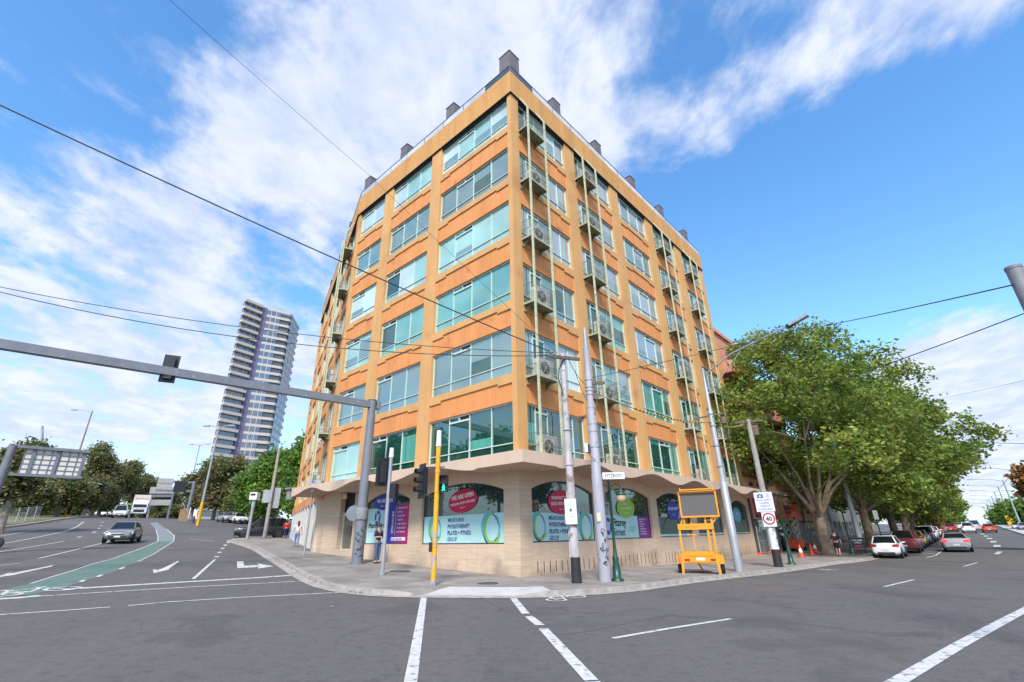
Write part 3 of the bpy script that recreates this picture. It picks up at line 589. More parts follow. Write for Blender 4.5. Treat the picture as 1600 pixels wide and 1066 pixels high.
m=MB(FL); m.box(17.3,1.3,2.3,17.75,1.75,2.95); m.box(17.2,1.2,2.9,17.85,1.85,3.0); part('canopy_end_lantern',m,[mat('old_lantern_grey',(.25,.25,.25),.6,var=.2)],B)
# ground floor
gf=MB(); gg=MB()
G_shop=glass('shop_glass',(.03,.055,.052),.26,wob=.02); G_shopg=glass('frosted_shop_glass',(.06,.10,.10),.3)
def arch(u,a,b,z0,z1): f=(u-a)/(b-a)*2-1; R=((b-a)**2/4+(z1-z0)**2)/(2*(z1-z0)); return z1-R+math.sqrt(max(0,R*R-(f*(b-a)/2)**2))
def bay(T,a,b,zs,ar=(1.80,2.24)):
    gf.T=T; n=14; gf.box(a,-.35,-3.2,b,-.004,zs,0)
    for k in range(n):
        u,v=a+(b-a)*k/n,a+(b-a)*(k+1)/n; p,q=arch(u,a,b,*ar),arch(v,a,b,*ar)
        gf.quad((u,0-.004,p),(v,-.004,q),(v,-.004,2.85),(u,-.004,2.85),2); gf.quad((u,-.004,p),(v,-.004,q),(v,-.3,q),(u,-.3,p),2)
    fr=MB(T); gl_=MB(T); w=-.16
    fr.box(a,w-.04,zs,b,w+.03,zs+.05); fr.box(a,w-.04,zs,a+.05,w+.03,ar[0]+.03); fr.box(b-.05,w-.04,zs,b,w+.03,ar[0]+.03); m=(a+b)/2; fr.box(m-.015,w-.02,zs,m+.015,w+.004,ar[1])
    for k in range(n):
        u,v=a+(b-a)*k/n,a+(b-a)*(k+1)/n; p,q=arch(u,a,b,*ar),arch(v,a,b,*ar); fr.prism([(u,w-.04,p-.05),(v,w-.04,q-.05),(v,w-.04,q),(u,w-.04,p)],(0,.07,0))
    wn=part('shop_window',fr,[mat('bronze_frame',(.055,.05,.045),.5)],B)
    pts_=[(a+.02,w,zs)]+[(b-.02,w,zs)]+[(a+(b-a)*k/n,w,arch(a+(b-a)*k/n,a,b,*ar)) for k in range(n,-1,-1)]; gl_.poly(pts_); part('pane',gl_,[G_shop],wn); return wn
def pier(T,a,b,mi=1,z1=2.9): gf.T=T; gf.box(a,-.35,-3.2,b,.012 if mi==1 else 0,z1,mi)
WN={}
pier(FL,-.012,.87); WN['LA']=bay(FL,.87,6.35,-.31); pier(FL,6.35,7.35); WN['LB']=bay(FL,7.35,11.38,-.29); pier(FL,11.38,12.6,0)
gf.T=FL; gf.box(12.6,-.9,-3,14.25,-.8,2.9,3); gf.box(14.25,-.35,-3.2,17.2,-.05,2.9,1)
pier(FR,.35,.74); RBG=[(.74,5.42),(6.12,11.06),(11.9,16.46),(17.3,21.85),(23.85,27.6)]
prev=None
for k,(a,b) in enumerate(RBG):
    WN['R%d'%k]=bay(FR,a,b,-.28+.02*k)
    if prev: pier(FR,prev,a,0)
    prev=b
pier(FR,27.6,27.95,0)
for k in range(26):
    u=.98+k*.40
    if u<5.6 or 5.9<u<11: gf.T=FR; gf.box(u,-.01,-1.38-.012*u,u+.035,.003,-.98,3)
for k in range(11): u=12.2+k*.4; gf.T=FR; gf.box(u,-.01,-1.52-.004*u,u+.035,.003,-1.02,3)
for k in range(24): u=17.4+k*.42; gf.T=FR; gf.box(u,-.01,-1.56-.004*u,u+.035,.003,-1.04,3)
# third face ground floor: pale pilasters
gf.T=F3
for k in range(12):
    u=.35+k*1.9; gf.box(u,-.3,-2.5,u+.38,.10,2.35,4)
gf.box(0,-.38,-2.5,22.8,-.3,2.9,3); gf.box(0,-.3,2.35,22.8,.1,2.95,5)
gf.T=None; part('ground_floor_wall',gf,[M_stone,M_stoneF,M_can,M_dark,mat('pilaster_paint',(.62,.60,.56),.7,var=.06),M_spa],B)
dr=MB(FL); w0,w1=-.30,-.2; dr.box(12.78,w0,-1.2,12.88,w1,1.42); dr.box(13.95,w0,-1.2,14.05,w1,1.42); dr.box(12.88,w0,1.28,13.95,w1,1.42); dr.box(12.88,w0,-1.2,13.95,w1,-.52); door=part('door',dr,[mat('door_frame',(.60,.54,.46),.6)],B)
m=MB(FL); m.quad((12.88,-.26,-.6),(13.95,-.26,-.6),(13.95,-.26,1.3),(12.88,-.26,1.3)); part('door_glass',m,[glass('door_glass',(.20,.18,.13),.2)],door); m=MB(FL); m.box(12.98,-.2,.1,13.02,-.15,.7); part('handle',m,[M_rail],door)
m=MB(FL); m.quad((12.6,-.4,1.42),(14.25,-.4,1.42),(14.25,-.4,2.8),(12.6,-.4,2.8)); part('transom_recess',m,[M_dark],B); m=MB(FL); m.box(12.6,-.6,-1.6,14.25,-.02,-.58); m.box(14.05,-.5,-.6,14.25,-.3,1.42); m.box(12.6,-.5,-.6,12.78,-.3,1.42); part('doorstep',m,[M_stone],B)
m=MB(FL); m.lathe([(.02,2.5),(.12,2.45),(.14,2.1),(.0,2.1)],c=(12.9,.5,-.0)); part('downlight',m,[M_can],B)
# signs on the shop windows
def flat(c,ro=.45): return mat('vinyl_%02x%02x%02x'%tuple(int(255*x) for x in c),c,ro,var=.03)
AQ=flat((.42,.68,.66)); NAVY=flat((.05,.045,.24)); GRN=flat((.22,.50,.06)); BLU=flat((.10,.42,.58)); RED=flat((.52,.01,.06)); WHT=flat((.85,.83,.82)); DBL=flat((.02,.045,.36)); PUR=flat((.20,.02,.26)); LIME=flat((.26,.52,.05)); BLK=flat((.02,.02,.025)); GRY=flat((.35,.42,.42))
def grad_f(nt,n,lk,b):
    tcn=n.new('ShaderNodeTexCoord'); cr=n.new('ShaderNodeValToRGB'); sx=n.new('ShaderNodeSeparateXYZ'); lk.new(tcn.outputs['Generated'],sx.inputs[0]); lk.new(sx.outputs[1],cr.inputs[0])
    cr.color_ramp.elements[0].color=(.50,.005,.12,1); cr.color_ramp.elements[1].color=(.015,.03,.32,1); cr.color_ramp.elements[0].position=.1; cr.color_ramp.elements[1].position=.85; lk.new(cr.outputs[0],b.inputs['Base Color']); b.inputs['Roughness'].default_value=.4
GRAD=matx('magenta_to_blue_vinyl',grad_f)
def ringarc(mb,T,cx,cz,rx,rz_,wd,a0,a1,w,mi,tilt=0):
    n=28; P=[]
    for k in range(n+1):
        a=rad(a0+(a1-a0)*k/n); f=math.sin(math.pi*k/n)**.6*.8+.2; o=[]
        for s in(-1,1):
            x=(rx+s*wd*f/2)*math.cos(a);z=(rz_+s*wd*f/2)*math.sin(a); o.append((cx+x*math.cos(tilt)-z*math.sin(tilt),w,cz+x*math.sin(tilt)+z*math.cos(tilt)))
        P.append(o)
    for p,q in zip(P,P[1:]): mb.quad(p[0],q[0],q[1],p[1],mi)
def ellipse(mb,cx,cz,rx,rz_,w,mi,tilt=0,n=32): mb.poly([(cx+rx*math.cos(a)*math.cos(tilt)-rz_*math.sin(a)*math.sin(tilt),w,cz+rx*math.cos(a)*math.sin(tilt)+rz_*math.sin(a)*math.cos(tilt)) for a in [2*math.pi*k/n for k in range(n)]],mi)
def loops(mb,c,z,s,w,sg):
    for ox,oz,rx,rz_,wd,a0,a1,mi in((-.05,.03,.37,.47,.13,62,235,1),(.02,0,.36,.46,.06,-60,60,1),(0,-.03,.35,.46,.15,185,325,0),(.02,-.01,.33,.44,.11,75,300,2),(.05,-.06,.36,.44,.09,265,350,2),(.02,.0,.31,.42,.045,10,165,0)):
        n=26; P=[]
        for k in range(n+1):
            a=rad(a0+(a1-a0)*k/n); f=math.sin(math.pi*min(max(k/n,.02),.98))**.5; P.append([(c+sg*s*(ox+(rx+q*wd*f/2)*math.cos(a)),w+.001*(mi==0)+.002*(mi==2),z+s*(oz+(rz_+q*wd*f/2)*math.sin(a))) for q in(-1,1)])
        for p,q in zip(P,P[1:]): mb.quad(p[0],q[0],q[1],p[1],mi)
W1,W2=-.148,-.135
# a reader of the left face looks along its inward normal: text runs towards smaller u; on the right face towards larger u
def banner(T,wn,a,b,z0,z1,sg,x0,cx2):
    m=MB(T); m.quad((a,W1,z0),(b,W1,z0),(b,W1,z1),(a,W1,z1)); bn=part('window_banner',m,[AQ],wn)
    m=MB(T); loops(m,cx2[0],(z0+z1)/2+.03,1.05,W2,sg); part('loop_logo',m,[NAVY,BLU,GRN],bn); m=MB(T); loops(m,cx2[1],(z0+z1)/2,1.25,W2,sg); part('loop_logo',m,[NAVY,BLU,GRN],bn)
    m=MB(T); f=lambda X,Z_:(lambda x,z:(x0+sg*x,W2+.004,z))
    for s,z,h,bo in(('MELBOURNE',z1-.28,.24,.006),('PHYSIOTHERAPY',z1-.55,.24,.02),('PILATES + FITNESS',z1-.82,.24,.02),('GROUP',z1-1.08,.24,.006)): addtext(m,s,lambda x,y,z=z:(x0+sg*x,W2+.004,z+y),h,sx=.80,bold=bo)
    part('lettering',m,[NAVY],bn)
banner(FL,WN['LA'],.92,6.3,-.26,.90,-1,4.55,(5.45,1.75)); banner(FR,WN['R0'],.79,5.37,-.24,.88,1,2.0,(1.35,4.75))
def sticker(T,wn,cx,cz_,rx,rz_,col,lines,sg,tilt,tc=WHT,w=None):
    m=MB(T); ww=W2+.012; ellipse(m,cx,cz_,rx,rz_,ww,0,tilt); st=part('round_sticker',m,[col],wn); m=MB(T)
    for s,dz,h,b_ in lines:
        addtext(m,s,lambda x,y,dz=dz:(cx+(sg*x)*math.cos(tilt)-(y+dz)*math.sin(tilt),ww+.006,cz_+(sg*x)*math.sin(tilt)+(y+dz)*math.cos(tilt)),h,'CENTER',.85,bold=b_)
    part('lettering',m,[tc],st)
sticker(FL,WN['LA'],3.55,1.50,.98,.50,RED,[('WE ARE OPEN',.10,.27,.02),('PODIATRY NOW AVAILABLE',-.14,.15,.012),('mppfg.com.au',-.30,.08,0)],-1,-.10)
sticker(FR,WN['R0'],2.95,1.35,.95,.52,RED,[('WORKING TO GET',.12,.19,.015),('BACK AND MOVING',-.12,.19,.015),('mppfg.com.au',-.32,.08,0)],1,.05)
sticker(FR,WN['R1'],8.55,1.25,.92,.50,LIME,[('NEED A',.14,.16,.01),('PHYSIO APPOINTMENT',-.06,.13,.01),('call today',-.28,.10,0)],1,.05)
sticker(FR,WN['R2'],14.2,1.25,.85,.55,DBL,[('WE ARE OPEN',.02,.24,.02),('fitzroystreet',-.28,.10,0)],1,.03)
sticker(FR,WN['R4'],25.3,1.15,.85,.55,BLU,[('OPEN',.02,.24,.01),('fitzroystreet',-.26,.10,0)],1,.03)
sticker(FL,WN['LB'],9.75,1.78,1.05,.40,DBL,[('WE ARE OPEN',-.02,.27,.02),('Monday to Saturday',-.22,.12,0)],-1,.0)
def medlogo(mb,cx,cz_,s,sg,w=W2+.006):
    for a0,mi in((35,0),(125,1),(215,0),(305,1)):
        n=10; o=[]; i_=[]
        c=rad(a0+55); pts_=[]
        for k in range(n+1):
            a=rad(a0+8+74*k/n); pts_.append((cx+sg*.30*s*math.cos(a),w,cz_+.40*s*math.sin(a)))
        for k in range(n+1):
            a=rad(a0+82-74*k/n); r=.16-.10*math.sin(math.pi*k/n); pts_.append((cx+sg*.30*s*math.cos(a)*(.42+.25*abs(k/n-.5)*2),w,cz_+.40*s*math.sin(a)*(.42+.25*abs(k/n-.5)*2)))
        mb.poly(pts_,mi)
def medic(T,wn,a,b,z0,z1,sg,lx,split,sc):
    m=MB(T); e_=split if sg>0 else b; m.quad((a,W1,z0),(e_,W1,z0),(e_,W1,z1),(a,W1,z1)); bn=part('window_banner',m,[AQ],wn,label='aqua banner with the street name'); m=MB(T); medlogo(m,lx[0],lx[1],lx[2],sg); part('four_petal_logo',m,[PUR,DBL],bn)
    m=MB(T); addtext(m,'Fitzroy',lambda x,y:(lx[3]+sg*x,W2+.006,lx[4]+y),sc,bold=.02,sx=.9); 
    if sg>0: addtext(m,'Street',lambda x,y:(lx[3]+sg*x,W2+.006,lx[4]-sc*.9+y),sc,sx=.9)
    else: addtext(m,'Street',lambda x,y:(lx[3]-sc*2.75+sg*x,W2+.006,lx[4]+y),sc,sx=.9)
    part('lettering',m,[BLK],bn); m=MB(T); addtext(m,'MEDICAL CENTRE',lambda x,y:(lx[3]+sg*x,W2+.006,lx[4]-sc*(1.35 if sg>0 else .55)+y),sc*.28,sx=.9)
    if sg>0:
        for s,z in(('GP',.55),('SPECIALIST',.30),('ON SITE',.14)): addtext(m,s,lambda x,y,z=z:(8.75+x,W2+.006,z-.05+y),.14)
    part('small_lettering',m,[GRY],bn)
    if sg<0: return wn
    m=MB(T); m.quad((split,W1+.003,z0),(b,W1+.003,z0),(b,W1+.003,z1-.05),(split,W1+.003,z1-.05)); sb=part('services_banner',m,[GRAD],wn); return sb
sb=medic(FL,WN['LB'],9.35,11.33,-.24,1.50,-1,(10.35,1.02,.9,11.15,.52),9.35,.36)
m=MB(FL); bb=m.quad((7.4,W1+.004,-.24),(9.35,W1+.004,-.24),(9.35,W1+.004,1.60),(7.4,W1+.004,1.60)); sb=part('services_panel',m,[GRAD],sb)
m=MB(FL); addtext(m,'SERVICES',lambda x,y:(8.98-y,W2+.008,.22+x),.21,sx=1.25,bold=.015)
for k,s in enumerate(['GENERAL PRACTICE','DIETITIAN','PSYCHOLOGIST','PODIATRIST',"WOMEN'S HEALTH",'TRAVEL MEDICINE','SPORTS MEDICINE']): addtext(m,s,lambda x,y,k=k:(8.52-x,W2+.008,1.38-.19*k+y),.115,bold=.01,sx=.8)
m.box(8.66,W2,.15,8.675,W2+.008,1.5); part('lettering',m,[WHT],sb)
m=MB(FL); m.box(7.75,W2,-.13,8.95,W2+.01,.03); part('white_strip',m,[WHT],sb); lb_=sb; m=MB(FL); addtext(m,'BULK BILLING',lambda x,y:(8.9-x,W2+.018,-.11+y),.14,bold=.015,sx=1.05); part('lettering',m,[PUR],lb_)
sb=medic(FR,WN['R1'],6.17,9.7,-.24,.86,1,(6.70,.35,1.0,7.15,.36),9.7,.50)
m=MB(FR); m.quad((9.7,W1+.004,-.24),(11.0,W1+.004,-.24),(11.0,W1+.004,.82),(9.7,W1+.004,.82)); part('services_panel',m,[PUR],sb)
m=MB(FR)
for k,s in enumerate(['GENERAL PRACTICE','DIETITIAN','PSYCHOLOGIST','PODIATRIST',"WOMEN'S HEALTH",'TRAVEL MEDICINE','SPORTS MEDICINE']): addtext(m,s,lambda x,y,k=k:(9.85+x,W2+.012,.66-.12*k+y),.095,bold=.01,sx=.8)
part('lettering',m,[WHT],sb)
for kk in('R2','R3','R4'):
    a,b=RBG[int(kk[1])]; m=MB(FR); m.quad((a+.05,W1,-.22),(b-.05,W1,-.22),(b-.05,W1,-.08),(a+.05,W1,-.08)); part('window_banner',m,[AQ],WN[kk])
    m=MB(FR); c=(a+b)/2; ringarc(m,None,c-.3,-.1,1.3,1.0,.14,10,170,W1-.004,0); part('loop_logo',m,[mat('dark_vinyl',(.01,.03,.03),.4)],WN[kk])
    m=MB(FR); m.quad((a+.05,W1-.006,-.08),(b-.05,W1-.006,-.08),(b-.05,W1-.006,.85),(a+.05,W1-.006,.85)); part('tinted_film',m,[mat('green_film',(.012,.06,.045),.25)],WN[kk])
# ---------------------------------------------------------------- street furniture
M_galv=mat('galvanised_steel',(.36,.37,.39),.5,metal=.3,var=.10,sc=5,stretch=(1,1,.2)); M_grp=mat('grey_painted_steel',(.17,.185,.21),.5,var=.10,sc=2.5,var2=(6,.62,.72,(.28,.27,.25)))
M_lil=mat('weathered_pale_pole',(.33,.32,.355),.6,var=.10,sc=3,stretch=(1,1,.25),var2=(5,.62,.7,(.2,.19,.19))); M_wpole=mat('peeling_white_pole',(.46,.42,.41),.75,var=.20,sc=4,stretch=(1,1,.3),var2=(4,.58,.68,(.24,.17,.13)))
M_yel=mat('signal_yellow_paint',(.75,.37,.015),.45,var=.08,sc=4,var2=(5,.64,.70,(.30,.22,.12))); M_black=mat('signal_black',(.018,.018,.02),.45); M_tar=mat('tar_band',(.02,.02,.02),.7); M_dgreen=mat('heritage_green_paint',(.008,.06,.04),.4,var=.1); M_wood=mat('weathered_timber',(.16,.11,.085),.85,var=.3,sc=6)
M_wht=mat('white_sign_face',(.72,.72,.74),.45,var=.03); M_wire=mat('cable_black',(.02,.02,.022),.6)
M_conp=mat('concrete_pole',(.33,.31,.27),.85,var=.15,sc=4)
def base(px,py,h=KERB): return gp(px,py,h)
def topz(b,px,py): D=math.hypot(b[0],b[1]); return at(px,py,D)[2]-b[2]
def signal_head(t,c,yaw,n=3,lit=None,s=1.0,ped=False):
    """yaw: direction the lamps face (radians, world, 0 = +x)"""
    f=Vector((math.cos(yaw),math.sin(yaw),0)); r=Vector((-f.y,f.x,0)); c=Vector(c); hz_=.30*s*n
    T=lambda x,y,z:tuple(c+r*x+f*y+Vector((0,0,z)))
    m=MB(T); m.box(-.14*s,-.12*s,-hz_/2,.14*s,.08*s,hz_/2); 
    for k in range(n): z=hz_/2-.15*s-.30*s*k; m.box(-.145*s,-.10*s,z-.135*s,.145*s,.06*s,z+.135*s)
    if not ped: m.box(-.27*s,.03*s,-hz_/2-.13*s,.27*s,.045*s,hz_/2+.13*s)
    h=part('signal_head',m,[M_black],t)
    for k in range(n):
        z=hz_/2-.15*s-.30*s*k; m=MB(); 
        if ped: m=MB(T); m.box(-.12,.08,z-.12,.12,.083,z+.12); m.box(-.14,.08,z+.11,.14,.26,z+.13); m.box(-.14,.08,z-.12,-.125,.22,z+.12); m.box(.125,.08,z-.12,.14,.22,z+.12); part('visor',m,[M_black],h)
        else:
            m=MB(T); n_=14
            for q in range(n_):
                a=math.pi*(-.15+1.3*q/n_);b=math.pi*(-.15+1.3*(q+1)/n_); R=.115*s
                e=lambda a:(.14 if .2<a/math.pi<.8 else .20)*s+.06*s
                m.quad((R*math.cos(a),.08*s,z+R*math.sin(a)),(R*math.cos(b),.08*s,z+R*math.sin(b)),(R*math.cos(b),.30*s,z+R*math.sin(b)),(R*math.cos(a),.30*s,z+R*math.sin(a)))
            part('visor',m,[M_black],h); m=MB(T); m.poly([(.1*s*math.cos(a),.083*s,z+.1*s*math.sin(a)) for a in [2*math.pi*q/16 for q in range(16)]])
            L=[('red_lens',(.25,.01,.01)),('amber_lens',(.25,.12,.01)),('green_lens',(.01,.12,.07))][k%3]
            part(L[0],m,[mat(L[0]+'_off',tuple(x*.35 for x in L[1]),.25)],h)
    if lit=='walk':
        z=hz_/2-.45*s; m=MB(T); k=.11
        ellipse_=lambda cx,cz_,r_: m.poly([(cx+r_*math.cos(a),.088,cz_+r_*math.sin(a)) for a in [2*math.pi*q/10 for q in range(10)]])
        ellipse_(0,z+.085,.024)
        for a,b,w_ in [((0,.06),(0,-.01),.05),((0,.05),(.05,0),.02),((0,.05),(-.055,.01),.02),((0,0),(.04,-.10),.026),((0,0),(-.045,-.10),.026)]:
            d=Vector((b[0]-a[0],b[1]-a[1])).normalized(); n_=Vector((-d.y,d.x))*w_/2; m.poly([(a[0]+n_.x,.088,z+a[1]+n_.y),(b[0]+n_.x,.088,z+b[1]+n_.y),(b[0]-n_.x,.088,z+b[1]-n_.y),(a[0]-n_.x,.088,z+a[1]-n_.y)])
        part('green_walking_figure',m,[mat('lit_green',(.02,.6,.35),.4,emit=(.03,1.0,.5,1.6))],h)
    return h
YT=lambda dx,dy:math.atan2(dy,dx)
# mast arm
b=base(557.5,881); H=topz(b,583,629)+.12; t=thing('mast_arm_pole','tall grey steel pole with a long square arm reaching out over the left road','signal mast',b)
m=MB(); m.tube([(0,0,0),(0,0,H)],[.27,.20],10,0); m.tube([(0,0,-.02),(0,0,.06)],.33,10); m.tube([(0,0,H-.02),(0,0,H+.02)],.23,10); part('pole',m,[M_grp],t)
AD=Vector((-.771,-.637,0)); m=MB(); m.bar((0,0,H-.26),tuple(AD*22+Vector((0,0,H-.1))),.30,.34); m.bar(tuple(AD*-.42+Vector((0,0,H-.26))),tuple(AD*-.2+Vector((0,0,H-.26))),.36,.4); part('arm',m,[M_grp],t)
e=AD*9.05; signal_head(t,(e.x,e.y,H-.05),YT(-.35,.94)+.15,3,s=1.05)
rnd=random.Random(5)
def graffiti(t,wd,z0,z1,R,yaw0,mt_):
    m=MB()
    for k in range(wd):
        z=z0+(z1-z0)*k/wd; a=yaw0+rnd.uniform(-.35,.35); pts=[]
        for q in range(6): pts.append((R*math.cos(a),R*math.sin(a),z)); a+=rnd.uniform(-.35,.35); z+=rnd.uniform(-.07,.07); a=min(max(a,yaw0-.8),yaw0+.8)
        m.tube(pts,.009,4)
    part('graffiti_scrawl',m,[mt_],t)
graffiti(t,9,.3,1.7,.275,YT(.3,-1),M_tar); m=MB(); m.box(-.29,-.3,1.72,-.1,.1,2.3) if 0 else m.lathe([(.30,1.95),(.32,2.1),(.32,2.35),(.30,2.5)],n=12); part('sticker_band',m,[mat('worn_sticker',(.26,.26,.27),.7,var=.3,sc=14)],t)
m=MB(); m.lathe([(.36,-.02),(.36,0),(0,0)],c=(-.36,-.12,2.25),n=18,ax='y'); part('round_sign',m,[M_grp],t)
# grey signal post
b=base(597,898); H=topz(b,605,700); t=thing('signal_post','slim grey signal post with black traffic lights and white cap beside the standing man','traffic light',b,group=None)
m=MB(); m.tube([(0,0,0),(0,0,H-.9)],.075,10); m.tube([(0,0,H-.9),(0,0,H-.35)],[.075,.075],10); m.tube([(0,0,-.01),(0,0,.05)],.14,8); part('post',m,[M_galv],t); m=MB(); m.tube([(0,0,H-.4),(0,0,H)],[.10,.085],10); part('cap',m,[M_wht],t)
signal_head(t,(-.33,.05,H-.98),YT(-.6,.8),3,s=.98); signal_head(t,(.24,.02,H-1.75),YT(-1,.35),2,s=.95,ped=True)
m=MB(); m.bar((-.3,.05,H-.42),(.1,0,H-.42),.03,.03); m.bar((-.3,.05,H-1.5),(.3,0,H-1.5),.03,.03); part('bracket',m,[M_black],t)
# yellow post
b=base(676.5,915); H=topz(b,685,673)
t=thing('signal_post','bright yellow signal post with red light and lit green walking figure','traffic light',b)
m=MB(); m.tube([(0,0,.12),(0,0,H-.5)],.085,12,0); m.tube([(0,0,-.01),(0,0,.16)],.092,10,1); 
for z in(1.15,2.9,3.55): m.tube([(0,0,z),(0,0,z+.05)],.10,12,0)
part('post',m,[M_yel,M_lil],t); m=MB(); m.tube([(0,0,H-.55),(0,0,H)],[.095,.085],12); m.tube([(0,0,H-.58),(0,0,H-.52)],.105,12); part('cap',m,[M_wht],t)
m=MB(); m.tube([(0,0,.5),(0,0,1.9)],.088,12); part('weathered_band',m,[mat('scraped_yellow',(.36,.33,.34),.6,var=.2,sc=6,var2=(3.5,.45,.52,(.72,.36,.02)))],t)
signal_head(t,(-.50,-.02,3.28),YT(-.72,-.5),3,s=1.02); signal_head(t,(.25,-.03,3.18),YT(-.05,-1),2,lit='walk',s=.92,ped=True)
m=MB(); m.bar((-.45,0,3.75),(.25,0,3.75),.035,.035); m.bar((-.45,0,2.78),(.25,0,2.78),.035,.035); part('bracket',m,[M_black],t)
m=MB(); m.box(-.17,-.12,1.0,-.08,.05,1.3); part('push_button_box',m,[M_black],t)
# small post left, camera post, leaning pole
b=base(475,867); H=topz(b,487,755); t=thing('sign_post','slim grey post topped by small horizontal plate near the canopy end','street sign',b); m=MB(); m.tube([(0,0,0),(0,0,H-.4)],.055,8); m.tube([(0,0,H-.5),(0,0,H-.02)],.075,8,1); part('post',m,[M_galv,M_wht],t); m=MB(); m.box(-.42,-.03,H-.04,.42,.03,H+.16); m.box(-.03,-.42,H+.0,.03,.42,H+.12); part('plate',m,[M_galv],t)
b=base(386,843); H=topz(b,393,773); t=thing('camera_post','grey post with white camera box above the black car','traffic camera',b); m=MB(); m.tube([(0,0,0),(0,0,H-.4)],.13,8); m.tube([(0,0,H-1.1),(0,0,H-.4)],.16,8,1); part('post',m,[M_galv,mat('pale_teal_paint',(.30,.42,.40),.6)],t); m=MB(); m.box(-.33,-.3,H-.45,.33,.3,H+.2); m.box(-.25,-.31,H-.1,.2,-.3,H+.08,1); part('camera_box',m,[M_wht,M_black],t)
b=base(413,841); H=topz(b,428,700); t=thing('power_pole','grey timber pole with blank sign backs behind the black car','pole',b); m=MB(); m.tube([(0,0,0),(0,0,H)],[.19,.13],8); part('pole',m,[M_conp],t); m=MB(); m.box(-.75,-.2,3.2,.15,-.17,4.4); m.box(-.2,.2,2.7,.75,.23,4.6); part('sign_back',m,[M_galv],t)
# pole one: peeling white
b=base(901,911); P1=b; H1=topz(b,876,553); t=thing('utility_pole','peeling white utility pole with black painted foot and timber crossarms','utility pole',b)
m=MB(); m.tube([(0,0,.78),(0,0,H1)],[.165,.10],12,0); m.tube([(0,0,-.02),(0,0,.8)],[.185,.172],12,1); m.tube([(-.16,.0,0),(-.15,.0,3.0)],.03,6,0)
for z in(2.6,3.9,5.2): m.tube([(0,0,z),(0,0,z+.04)],.17,12,0)
part('pole',m,[M_wpole,M_tar],t); m=MB(); m.bar((-.55,-.35,H1-.22),(.62,.38,H1-.1),.10,.12); m.bar((-.45,-.5,H1-.3),(.7,.22,H1-.18),.10,.12); part('crossarm',m,[M_wood],t); 
for dx,dy in((-.5,-.3),(.0,.1),(.6,.36)): m=MB(); m.lathe([(.05,-.04),(.06,.02),(.03,.05),(.05,.1),(.0,.12)],c=(dx,dy,H1-.05),n=8); part('insulator',m,[mat('brown_insulator',(.2,.1,.07),.3)],t)
m=MB(); m.tube([(0,-.1,H1-.3),(-.18,-.12,H1-.7),(-.24,-.12,H1-1.1),(-.12,-.12,H1-1.5),(-.08,-.12,H1-1.8)],.022,6); part('service_cable',m,[M_wire],t)
m=MB(); m.box(-.28,-.24,1.86,.13,-.225,2.70); s_=part('notice_sign',m,[M_wht],t); m=MB()
for i,(s,z,h) in enumerate([('NO PARKING',2.58,.055),('CLEARWAY',2.48,.055),('TOW AWAY',2.18,.05),('ZONE',2.09,.05),('< >',1.93,.06)]): addtext(m,s,lambda x,y,z=z:(-.075+x,-.245,z+y),h,'CENTER')
m.poly([(-.14,-.245,2.28),(-.01,-.245,2.28),(-.075,-.245,2.42)]); part('lettering',m,[mat('sign_ink',(.12,.12,.14),.5)],s_)
# pole two: thick pale steel
b=base(946,909); P2=b; H2=topz(b,914,513); t=thing('steel_pole','thick pale lilac steel pole between the white pole and green lamp','utility pole',b)
m=MB(); m.tube([(0,0,0),(0,0,3.6),(0,0,3.62),(0,0,6.2),(0,0,6.22),(0,0,H2-.9)],[.215,.195,.18,.165,.15,.135],14,0); m.tube([(0,0,H2-.95),(0,0,H2)],[.08,.075],10,1)
for z in(3.58,4.6,5.2,5.5,6.15,6.7,6.85,7.0,7.3): m.tube([(0,0,z),(0,0,z+.03)],.222-.008*z,14,1)
part('pole',m,[M_lil,M_galv],t); m=MB(); m.box(-.42,-.32,4.4,-.3,-.1,4.72,0); m.box(-.3,-.25,4.38,-.2,-.1,4.7,1); m.bar((-.25,-.1,4.5),(0,0,4.5),.04,.04,1); m.tube([(-.25,-.1,4.4),(-.2,-.2,4.25),(-.02,-.22,4.1)],.012,5,1); part('wall_camera',m,[M_wht,M_black],t)
m=MB(); m.box(.2,-.12,3.42,1.02,-.10,3.66); s_=part('street_name_sign',m,[M_wht],t); m=MB(); addtext(m,'FITZROY',lambda x,y:(.29+x,-.126,3.48+y),.17,sx=.9,bold=.01); part('lettering',m,[BLK],s_)
m=MB(); m.bar((.05,0,7.2),(.65,.15,7.25),.09,.12); m.box(.1,-.16,6.5,.3,.04,6.75); m.box(-.5,-.05,5.75,-.2,.02,5.85); m.bar((-.2,0,5.9),(-.6,-.2,5.7),.04,.04); m.tube([(.1,-.1,7.2),(.25,-.15,6.6),(.2,-.18,6.2),(.1,-.17,5.9)],.018,5); part('line_hardware',m,[M_wood],t)
m=MB(); m.box(-.15,-.225,1.95,-.02,-.212,2.25); part('yellowed_sticker',m,[mat('cream_sticker',(.62,.56,.38),.6)],t); graffiti(t,14,.55,1.7,.235,YT(.2,-1),M_tar)
